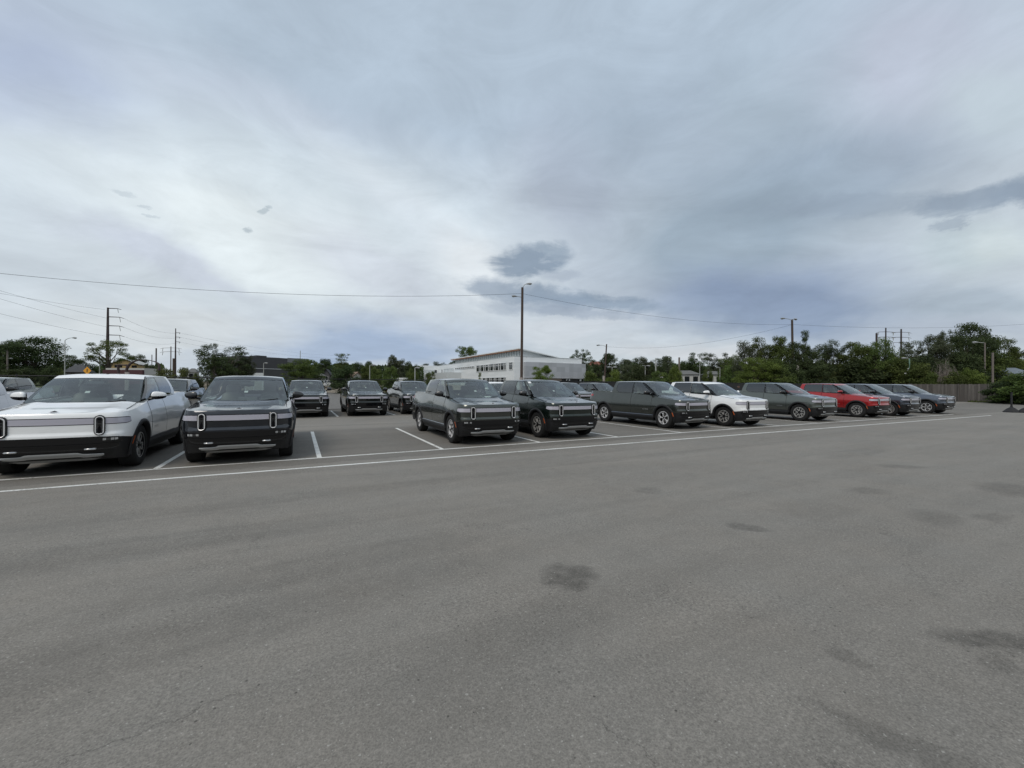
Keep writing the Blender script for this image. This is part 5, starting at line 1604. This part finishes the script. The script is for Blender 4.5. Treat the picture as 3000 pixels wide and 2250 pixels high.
GREYP = NT('grey_perforated_panels'); P = GREYP.pos(); q = GREYP.n('ShaderNodeSeparateXYZ', {0: P})
a1 = GREYP.math('FLOOR', GREYP.math('MULTIPLY', q.outputs[0], 1 / 1.3)); a2 = GREYP.math('FLOOR', GREYP.math('MULTIPLY', q.outputs[2], 1 / 1.25))
wv_ = GREYP.n('ShaderNodeTexWhiteNoise', {'Vector': GREYP.n('ShaderNodeCombineXYZ', {0: a1, 1: a2}).outputs[0]}).outputs['Value']
st = GREYP.math('LESS_THAN', GREYP.math('FRACT', GREYP.math('MULTIPLY', q.outputs[2], 1 / .22)), .4)
GREYP.p(col=GREYP.mix(GREYP.math('MULTIPLY', st, .3), GREYP.mix(wv_, (.34, .36, .38), (.44, .46, .49)), (.20, .20, .22)), rough=.5)
DGLASS = NT('dark_window_glass').p(col=(.015, .018, .02), rough=.08, coat=.6).mat
LGREY = simple('light_grey_panel', (.50, .53, .54), .6, .08, .5)
ORANGE = simple('orange_soffit', (.33, .16, .09), .6, .1, 1)
wb = empty('white_building', (45.7, 86.7, 0)); tag(wb, 'long white two-storey building with raised glazed roof behind the central lamp pole', 'building')
# local: x along the right facade, y away along the left facade
mb = MB(); mb.box(0, 20, 0, 61, 0, 8.5); mb.build('wall', WHITEB.mat, wb)
mb = MB(); mb.box(-6.2, -.01, 61, 72, 0, 8.6); mb.build('far_wing', WHITEB.mat, wb)
mb = MB(); mb.box(-.06, 20.05, -.06, 61.05, 8.5, 8.62); mb.build('parapet', LGREY, wb)
mb = MB(); mb.box(-4.6, -.02, 36, 62, 0, 5.5); mb.build('low_block', LGREY, wb)
mb = MB(); mb.box(2.6, 20.6, -.9, -.02, 3.4, 7.25); mb.build('screen_panels', GREYP.mat, wb)
mb = MB(); mb.box(5.4, 13.5, -.3, -.01, 0, 3.38); mb.build('brick_infill', simple('pink_brick', (.36, .30, .26), .9), wb)
mb = MB(); mb.box(13.6, 19.8, -.05, -.012, 0.2, 3.3); mb.build('ground_window', DGLASS, wb)
for xx in (14.8, 15.6, 19.0):
    mb = MB(); mb.box(xx, xx + .25, -.6, -.3, 0, 3.4); mb.build('column', WHITEB.mat, wb)
def win(y0, y1, z0, z1, n=1, mat=DGLASS, frame=True, top=0):
    mb = MB(); mb.box(-.05, -.01, y0, y1, z0, z1); w = mb.build('window', mat, wb)
    if frame:
        mb = MB()
        mb.box(-.16, -.012, y0 - .1, y1 + .1, z1, z1 + .1); mb.box(-.16, -.012, y0 - .1, y1 + .1, z0 - .1, z0)
        for i in range(n + 1):
            yy = y0 + (y1 - y0) * i / n; mb.box(-.14, -.051, yy - .09, yy + .09, z0, z1)
            if i < n and n > 1: mb.box(-.12, -.052, yy + (y1 - y0) / n * .30, yy + (y1 - y0) / n * .38, z0, z1)
        if top: mb.box(-.13, -.053, y0, y1, z1 - top - .06, z1 - top)
        mb.build('window_frame', WHITEB.mat, w)
win(4.2, 23.3, 5.45, 7.15, 6, top=.45); win(.6, 2.6, 5.5, 7.1, 1, top=.4); win(25, 41.4, 6.7, 7.05, 9); win(43.2, 53.4, 5.65, 7.05, 3, LGREY); win(54.9, 56, 5.7, 7.0)
win(4.2, 18.8, 1.2, 3.5, 5, top=.5)
mb = MB(); mb.box(-6.25, -6.21, 62.5, 66, 5.8, 7.0); mb.build('window', DGLASS, wb)
mb = MB(); mb.box(-5.2, -1.2, 60.94, 60.99, 5.9, 7.0); mb.build('window', LGREY, wb)
mb = MB(); mb.box(-1.1, -.3, 60.93, 60.98, 5.9, 7.0); mb.build('window', DGLASS, wb)
# raised roof
mb = MB(); v = [(2.7, 2.5, 8.5), (2.7, 49, 8.5), (2.7, 49, 10.35), (2.7, 2.5, 10.35)]
mb.add(v, [(0, 1, 2, 3)]); cl = mb.build('clerestory', simple('clerestory_glass', (.25, .29, .29), .25), wb)
for i in range(33):
    mb = MB(); yy = 2.6 + i * 1.43; mb.box(2.60, 2.69, yy, yy + .30, 8.62, 10.35); mb.build('mullion', LGREY, cl)
mb = MB(); mb.box(1.9, 2.68, 1.2, 51.5, 10.20, 10.42); mb.build('soffit', ORANGE, wb)
mb = MB(); v = [(1.8, 1.0, 10.46), (1.8, 52, 10.46), (13.6, 52, 8.64), (13.6, 1.0, 8.64), (1.8, 1.0, 10.70), (1.8, 52, 10.70), (13.6, 52, 8.86), (13.6, 1.0, 8.86)]
mb.add(v, [(0, 1, 2, 3), (7, 6, 5, 4), (0, 4, 5, 1), (3, 2, 6, 7), (0, 3, 7, 4), (1, 5, 6, 2)]); mb.build('raised_roof', WHITEB.mat, wb)
mb = MB(); mb.add([(2.72, 2.3, 8.5), (13.0, 2.3, 8.62), (2.72, 2.3, 10.44)], [(0, 1, 2)]); mb.build('gable', WHITEB.mat, wb)
mb = MB(); mb.box(13.2, 15.2, 8, 10, 8.62, 9.9); mb.build('roof_unit', simple('brown_box', (.12, .09, .08), .8), wb)

# dark grey warehouse
def quad_building(name, label, pts, d0, d1, top0, top1, mat, depth=14, base=0, cat='building', group=None):
    """box whose visible face runs from column pts[0] to pts[1]"""
    a = Vector((*at(pts[0], d0), 0)); b = Vector((*at(pts[1], d1), 0)); h = max(zat(pts[0], top0, d0), zat(pts[1], top1, d1)); h0 = zat(pts[0], top0, d0); h1 = zat(pts[1], top1, d1); h = (h0 + h1) / 2
    u = (b - a).normalized(); n = Vector((-u.y, u.x, 0)); L = (b - a).length
    o = empty(name, a, atan2(u.y, u.x)); tag(o, label, cat, group)
    mb = MB(); mb.box(0, L, 0, depth, base, h); mb.build('wall', mat, o)
    return o, L, h
DKB = simple('dark_grey_block', (.050, .052, .056), .85, .10, .4)
w, L, h = quad_building('warehouse', 'long windowless dark grey warehouse left of the broad green tree', (700, 905), 88, 101, 1044.5, 1051, DKB)
mb = MB(); mb.box(0, L, -.06, -.005, zat(770, 1080.5, 92), zat(770, 1079.3, 92)); mb.build('trim_line', LGREY, w)
mb = MB(); mb.box(L * .66, L, -.08, -.006, h - .95, h + .12); mb.build('light_band', simple('mid_grey_band', (.15, .16, .17), .8), w)
mb = MB(); mb.box(L * .22, L * .36, -.04, 3, h, h + .28); mb.build('parapet_step', DKB, w)
mb = MB(); mb.box(3, 3.2, 6, 6.2, h, h + 1.2); mb.tube([(L * .93, 2, h), (L * .93, 2, h + 2.2)], .08, 5); mb.build('roof_mast', PALE, w)
x, y = at(745, 84); o = empty('transformer_box', (x, y, 0)); tag(o, 'pale grey equipment box in front of the dark warehouse', 'utility box')
mb = MB(); mb.box(-1.6, 1.6, -1, 1, 0, zat(745, 1092.5, 84)); mb.build('cabinet', LGREY, o); mb = MB(); mb.box(-1.4, -.1, -1.03, -1.005, .4, 3.2); mb.box(.1, 1.4, -1.03, -1.005, .4, 3.2); mb.build('door_panels', PALE, o)
ROOFD = simple('dark_shingles', (.065, .066, .070), .9, .2, 1.2); ROOFG = simple('grey_shingles', (.13, .13, .125), .9, .2, 1.2)
ROOFR = simple('red_roof_tiles', (.22, .075, .050), .9, .2, 1.5); ROOFT = simple('tan_roof', (.26, .18, .14), .9, .1, 1)
WALLW = simple('white_siding', (.44, .44, .42), .8, .06, 1); WALLB = simple('beige_wall', (.34, .30, .24), .85, .1, 1); WALLY = simple('yellow_wall', (.44, .31, .145), .85, .08, .8)
ROOFB = simple('blue_grey_metal_roof', (.16, .19, .22), .6, .12, 1.5)
def house(px0, px1, d, eave, ridge, label, wm, rm, gable=False, depth=8, wins=2, base=0, turn=None):
    a = Vector((*at(px0, d), 0)); turn = turn if turn is not None else -.75 * math.atan(((px0 + px1) / 2 - 1500) / F_PX)
    kx = (px1 - 1500) / F_PX; L = (kx * d - (px0 - 1500) / F_PX * d) / (cos(turn) - kx * sin(turn)); ze = zat((px0 + px1) / 2, eave, d); zr = zat((px0 + px1) / 2, ridge, d)
    o = empty('house', a, -YAW + turn); tag(o, label, 'house', None)
    mb = MB(); mb.box(0, L, 0, depth, base, ze)
    if gable: mb.add([(0, 0, ze), (L, 0, ze), (L / 2, 0, zr - .1), (0, depth, ze), (L, depth, ze), (L / 2, depth, zr - .1)], [(0, 1, 2), (5, 4, 3)])
    mb.build('wall', wm, o)
    e = .35; mb = MB()
    if gable:
        mb.grid([[(-e, y, ze - .15) for y in (-e, depth + e)], [(L / 2, y, zr) for y in (-e, depth + e)], [(L + e, y, ze - .15) for y in (-e, depth + e)]], smooth=False)
        mb.grid([[(-e, y, ze - .3) for y in (-e, depth + e)], [(L / 2, y, zr - .16) for y in (-e, depth + e)], [(L + e, y, ze - .3) for y in (-e, depth + e)]], smooth=False)
    else:
        q = min(L * .28, depth / 2)
        mb.add([(-e, -e, ze), (L + e, -e, ze), (L + e, depth + e, ze), (-e, depth + e, ze), (q, depth / 2, zr), (L - q, depth / 2, zr)], [(0, 1, 5, 4), (1, 2, 5), (2, 3, 4, 5), (3, 0, 4), (3, 2, 1, 0)])
    mb.build('roof', rm, o)
    for i in range(wins):
        cx = L * (i + .5) / wins; hh = ze - base
        mb = MB(); mb.box(cx - .5, cx + .5, -.04, -.006, ze - hh * .5, ze - .45); w_ = mb.build('window', DGLASS, o)
        mb = MB()
        for (a0, a1, b0, b1) in ((-.58, -.5, -.08, .08), (.5, .58, -.08, .08)): mb.box(cx + a0, cx + a1, -.07, -.007, ze - hh * .5 - .08, ze - .37)
        mb.box(cx - .5, cx + .5, -.07, -.007, ze - .45, ze - .37); mb.box(cx - .5, cx + .5, -.07, -.007, ze - hh * .5 - .08, ze - hh * .5); mb.build('frame', WALLW, w_)
    return o, L, ze, zr
o, L, ze, zr = house(324, 402, 100, 1064, 1050, 'yellow house with a low gable and dark windows behind the steel sculpture', WALLY, WALLW, True, 12, 0, turn=.5)
for a, b in ((.14, .42), (.78, .98)):
    mb = MB(); mb.box(L * a, L * b, -.05, -.006, zat(360, 1076, 100), zat(360, 1069, 100)); mb.build('window', DGLASS, o)
x, y = at(300, 74); o = empty('garden_wall', (x, y, 0), -YAW); tag(o, 'long dark red low wall with white band below the yellow house', 'wall')
mb = MB(); mb.box(0, 7.2, 0, .4, 0, zat(350, 1083.5, 74)); mb.build('wall', simple('maroon_wall', (.060, .022, .026), .8, .2, 1), o)
mb = MB(); mb.box(0, 7.0, .6, 5, 0, zat(350, 1078, 74)); mb.build('white_band', WALLW, o)
house(186, 246, 88, 1090, 1066, 'grey-roofed house left of the larger orange sign', simple('dull_brick', (.12, .09, .08), .9), ROOFD, False, 9, 2)
o, L, ze, zr = house(922, 946, 100, 1101, 1093, 'small white house with a porch behind the broad green tree', WALLW, ROOFG, False, 6, 1, base=0)
house(944, 966, 118, 1098, 1080, 'dark gabled house left of the tall full tree', simple('dark_siding', (.07, .07, .075), .85), ROOFD, True, 8, 1)
house(1036, 1058, 96, 1100, 1089, 'small house with a tan roof between dark trees', WALLW, ROOFT, True, 7, 0, turn=.9)
house(1768, 1822, 96, 1084, 1067, 'white house with a dark hip roof right of the thin lamp pole', WALLW, ROOFD, False, 9, 2)
house(1718, 1775, 140, 1070, 1056, 'beige building with a red tiled roof right of the white building', WALLB, ROOFR, False, 12, 3)
o, L, ze, zr = house(1976, 2050, 92, 1097, 1084, 'pale bungalow with a grey roof left of the twin-headed lamp', WALLW, ROOFG, False, 8, 3)
house(2066, 2120, 88, 1097, 1086, 'small bungalow with a grey roof right of the twin-headed lamp', WALLW, ROOFG, False, 8, 2)
house(1925, 1944, 90, 1100, 1092, 'tiny pale shed between the bare poles', WALLW, ROOFG, True, 4, 1)
house(2916, 3040, 58, 1103, 1076, 'low house with a blue-grey metal roof at the right edge', WALLB, ROOFB, False, 8, 1)
house(548, 572, 120, 1090, 1078, 'pale flat-roofed house left of the ragged tree', WALLW, ROOFG, False, 6, 1)
x, y = at(1120, 86); o = empty('carport', (x, y, 0), -YAW); tag(o, 'white flat-roofed carport with dark cars under it', 'carport')
L = 60 / F_PX * 86; z0 = zat(1150, 1116.5, 86); z1 = zat(1150, 1107, 86)
mb = MB(); mb.add([(0, 0, z0), (L, 0, z0), (L, 5, z1), (0, 5, z1), (0, 0, z0 + .12), (L, 0, z0 + .12), (L, 5, z1 + .12), (0, 5, z1 + .12)], [(0, 1, 2, 3), (4, 5, 6, 7), (0, 1, 5, 4), (1, 2, 6, 5), (0, 3, 7, 4)]); mb.build('roof', WALLW, o)
for i in range(4):
    mb = MB(); mb.box(i * (L - .1) / 3, i * (L - .1) / 3 + .1, .05, .15, 0, z0); mb.build('post', PALE, o)

# ------------------------------------------------------------------ small far cars
CARG = NT('far_car_glass').p(col=(.02, .024, .028), rough=.08, coat=.6).mat
def far_car(px, d, lab, col, suv=True, rz=0.0, base=0.0, group='cars parked beyond the fence'):
    x, y = at(px, d); o = empty('parked_car', (x, y, base), -YAW + rz); tag(o, lab, 'car', group)
    bd = [(-2.3, .35), (-2.35, .75), (-2.2, .95), (-1.1, 1.05), (1.2, 1.08), (2.25, 1.0), (2.35, .8), (2.3, .35)]
    cab = [(-1.1, 1.03), (-.55, 1.55), (.1, 1.62), (1.7 if suv else 1.0, 1.60), (2.15 if suv else 1.6, 1.06)]
    mb = MB(); mb.prism(bd, -.9, .9); mb.build('body', col, o)
    mb = MB(); v = [(x_, y_ * (.9 if z_ < 1.2 else .72), z_) for y_ in (-1, 1) for x_, z_ in cab]; n = len(cab)
    mb.add(v, [list(range(n)), list(range(n, 2 * n))[::-1]] + [[i, i + n, i + 1 + n, i + 1] for i in range(n - 1)]); mb.build('window', CARG, o)
    mb = MB(); xr = 1.7 if suv else 1.0
    mb.box(-.50, xr, -.70, .70, 1.60, 1.66)
    for xx in (.35,): mb.box(xx - .05, xx + .05, -.83, .83, 1.05, 1.6)
    mb.build('roof', col, o)
    for (wx, wy) in ((-1.4, -.86), (1.45, -.86), (-1.4, .86), (1.45, .86)):
        mb = MB(); mb.tube([(wx, wy - .1, .33), (wx, wy + .1, .33)], .33, 14); mb.build('wheel', RUBBER, o)
WP = PAINTS['white']; BP = PAINTS['black']; SPt = PAINTS['silver']
BLUE = paint('blue_paint', (.05, .12, .25), .2)
FC = [(1788, 41, 'white car behind the grey-green truck, just left of the side-on pickup', WP, 1.2, 0), (1692, 44, 'white car roof above the back row, right of the dark green pickup', WP, .2, 0),
      (1138, 80, 'dark car parked under the left end of the carport', BP, .1, 0), (1160, 80, 'dark car parked under the right end of the carport', BP, .1, 0),
      (2150, 62, 'blue car seen between two trucks, right of the bungalows', BLUE, 1.0, .35), (2131, 64, 'white car beyond the dark fence, left of the blue car', WP, .3, .5),
      (2432, 62, 'white car beyond the fence above the red truck', WP, .2, .9),
      (2380, 62, 'white van-like car far behind the pale sage-green pickup', WP, .2, 1.0),
      (925, 96, 'white car in front of the small white house', WP, .1, .9), (955, 98, 'white car in front of the dark gabled house', WP, .3, .9),
      (1235, 54, 'silver car behind the grey-green pickup, near the white building', SPt, .2, 0)]
for px, d, lab, m_, rz, base in FC: far_car(px, d, lab, m_, True, rz, base)

# building and trees added out of frame for truck paint and glass to reflect
x, y = -46, -30; o = empty('reflection_building', (x, y, 0)); tag(o, 'unseen low dark brick building added behind the camera for reflections', 'building')
DB = simple('dark_brick', (.085, .065, .055), .9, .2, .5)
mb = MB(); mb.box(0, 100, -14, 0, 0, 6.4); mb.build('wall', DB, o); mb = MB(); mb.box(-.2, 100.2, -14.2, .25, 6.4, 6.8); mb.build('parapet', LGREY, o)
for k in range(12):
    mb = MB(); mb.box(3 + k * 8, 7.5 + k * 8, .01, .06, 1.0, 3.4); mb.build('window', DGLASS, o)
for k in range(14):
    x = -78 + k * 12.5 + (k * 37 % 5); y = -52 - (k * 29 % 9)
    o = empty('tree', (x, y, 0), k * 1.1); tag(o, ['tall', 'broad', 'dark'][k % 3] + ' unseen tree added behind the reflection building, number %s from its west end' % ['one', 'two', 'three', 'four', 'five', 'six', 'seven', 'eight', 'nine', 'ten', 'eleven', 'twelve', 'thirteen', 'fourteen'][k], 'tree', 'unseen trees added for reflections')
    cm, tm = TM[['wide', 'round', 'ragged'][k % 3]][k % 3]
    for nm, me, mt in (('crown', cm, FOL['dark']), ('trunk', tm, BARK)):
        c = bpy.data.objects.new(nm, mat_mesh(me, mt)); COL.objects.link(c); c.parent = o; c.scale = (13, 13, 11 + k % 4)
# heaps of pale debris beyond the dark fence
for px0, px1, top, d, lab in ((2455, 2535, 1105, 61, 'low heap of white and dark debris beyond the fence, above the red truck'), (2548, 2648, 1095, 63, 'larger heap of white and dark debris left of the wooden fence')):
    x, y = at((px0 + px1) / 2, d); H = zat(px0, top, d); Wd = (px1 - px0) / F_PX * d / 2; q = random.Random(px0)
    bm_ = [MB(), MB()]
    for k in range(420):
        u = q.uniform(-1, 1); v = q.uniform(-1, 1); hh = H * (1 - .55 * u * u - .3 * v * v + .16 * sin(u * 7 + px0)) * q.uniform(.35, 1) ** .5
        s_ = q.uniform(.07, .24); c = Vector((x, y, 0)) + Rh * (u * Wd) + Fh * (v * 1.5 + 1) + Vector((0, 0, max(.1, hh - s_)))
        a = [Vector((q.gauss(0, 1), q.gauss(0, 1), q.gauss(0, 1))).normalized() for _ in range(3)]
        pts = [c + a[0] * s_ * 1.5, c + a[1] * s_, c - a[0] * s_, c + a[2] * s_, c - a[2] * s_ * .8]
        (bm_[0] if q.random() < .5 else bm_[1]).add([tuple(p) for p in pts], [(0, 1, 3), (0, 4, 1), (2, 3, 1), (2, 1, 4), (0, 3, 2), (0, 2, 4)])
    mb = bm_[0]; o_ = len(mb.v); mb.v += bm_[1].v; mb.f += [[i + o_ for i in f] for f in bm_[1].f]; mb.m += [1] * len(bm_[1].f); mb.sm += bm_[1].sm
    tag(mb.build('debris_heap', [WALLW, BLACK]), lab, 'debris', kind='stuff')

# ------------------------------------------------------------------ rubber-based posts, person
BARR = simple('black_rubber', (.02, .02, .022), .8, .2, 6)
for i, (x, y, lab) in enumerate(((43.5, 9.13, 'left black post on a rubber base at the right edge'), (43.75, 8.55, 'right black post on a rubber base, with a black and white striped board'))):
    o = empty('rubber_base_post', (x, y, 0), .3); tag(o, lab, 'post', 'posts on rubber bases')
    mb = MB(); rows = []
    for (r_, z) in ((.40, 0), (.40, .05), (.33, .13), (.20, .27), (.07, .36), (.055, .45)):
        rows.append([(r_ * cos(2 * pi * k / 8), r_ * sin(2 * pi * k / 8), z) for k in range(8)])
    mb.grid(rows, 0, False, closed=True); mb.add(rows[-1], [list(range(8))]); mb.build('base', BARR, o)
    mb = MB(); mb.tube([(0, 0, .40), (0, 0, 1.38)], [.05, .05], 8); mb.box(-.09, .09, -.02, .02, .55, 1.36); mb.build('post', BARR, o)
    if i:
        for k in range(5):
            mb = MB(); mb.box(-.30, .30, -.045, -.022, .85 + k * .085, .93 + k * .085); mb.build('stripe', PAPER if k % 2 == 0 else BARR, o)
def person(x, y, rz, label):
    o = empty('person', (x, y, 0), rz); tag(o, label, 'person')
    V = [(0, 0, .95), (0, 0, 1.12), (0, .01, 1.32), (0, .01, 1.46), (0, -.01, 1.56), (0, -.015, 1.66), (0, -.01, 1.74),
         (.17, .01, 1.41), (.22, .02, 1.14), (.20, -.06, .92), (-.17, .01, 1.41), (-.22, .02, 1.14), (-.20, -.06, .92),
         (.10, 0, .88), (.12, -.05, .48), (.12, .03, .08), (.12, -.12, .04), (-.10, 0, .88), (-.12, .06, .48), (-.12, .10, .08), (-.12, -.05, .04)]
    E = [(0, 1), (1, 2), (2, 3), (3, 4), (4, 5), (5, 6), (3, 7), (7, 8), (8, 9), (3, 10), (10, 11), (11, 12), (0, 13), (13, 14), (14, 15), (15, 16), (0, 17), (17, 18), (18, 19), (19, 20)]
    Rr_ = [.15, .14, .17, .12, .055, .09, .07, .07, .05, .035, .07, .05, .035, .09, .06, .045, .04, .09, .06, .045, .04]
    me = bpy.data.meshes.new('body'); me.from_pydata(V, E, []); b = bpy.data.objects.new('body', me); COL.objects.link(b); b.parent = o
    b.modifiers.new('skin', 'SKIN'); b.modifiers.new('sub', 'SUBSURF').levels = 1
    b.modifiers['sub'].render_levels = 1
    for i, r_ in enumerate(Rr_): me.skin_vertices[0].data[i].radius = (r_, r_ * .8)
    me.skin_vertices[0].data[0].use_root = True
    me.materials.append(simple('dark_clothing', (.014, .014, .016), .9))
    mb = MB(); rows = [[(.085 * sin(q) * cos(a), -.012 + .10 * sin(q) * sin(a), 1.665 + .12 * cos(q)) for a in [2 * pi * k / 12 for k in range(12)]] for q in (.05, .6, 1.2, 1.8, 2.4, 3.0)]
    mb.grid(rows, 0, True, closed=True); mb.build('head', simple('skin', (.22, .13, .10), .6), o)
    mb = MB(); rows = [[(.093 * sin(q) * cos(a), .004 + .108 * sin(q) * sin(a), 1.675 + .125 * cos(q)) for a in [2 * pi * k / 12 for k in range(12)]] for q in (.05, .5, 1.0, 1.5)]
    mb.grid(rows, 0, True, closed=True); mb.build('hair', simple('dark_hair', (.015, .012, .010), .8), o)
x, y = at(2164, 30); person(x, y, pi - YAW, 'person in dark clothes standing behind the row, left of the pale sage-green pickup')
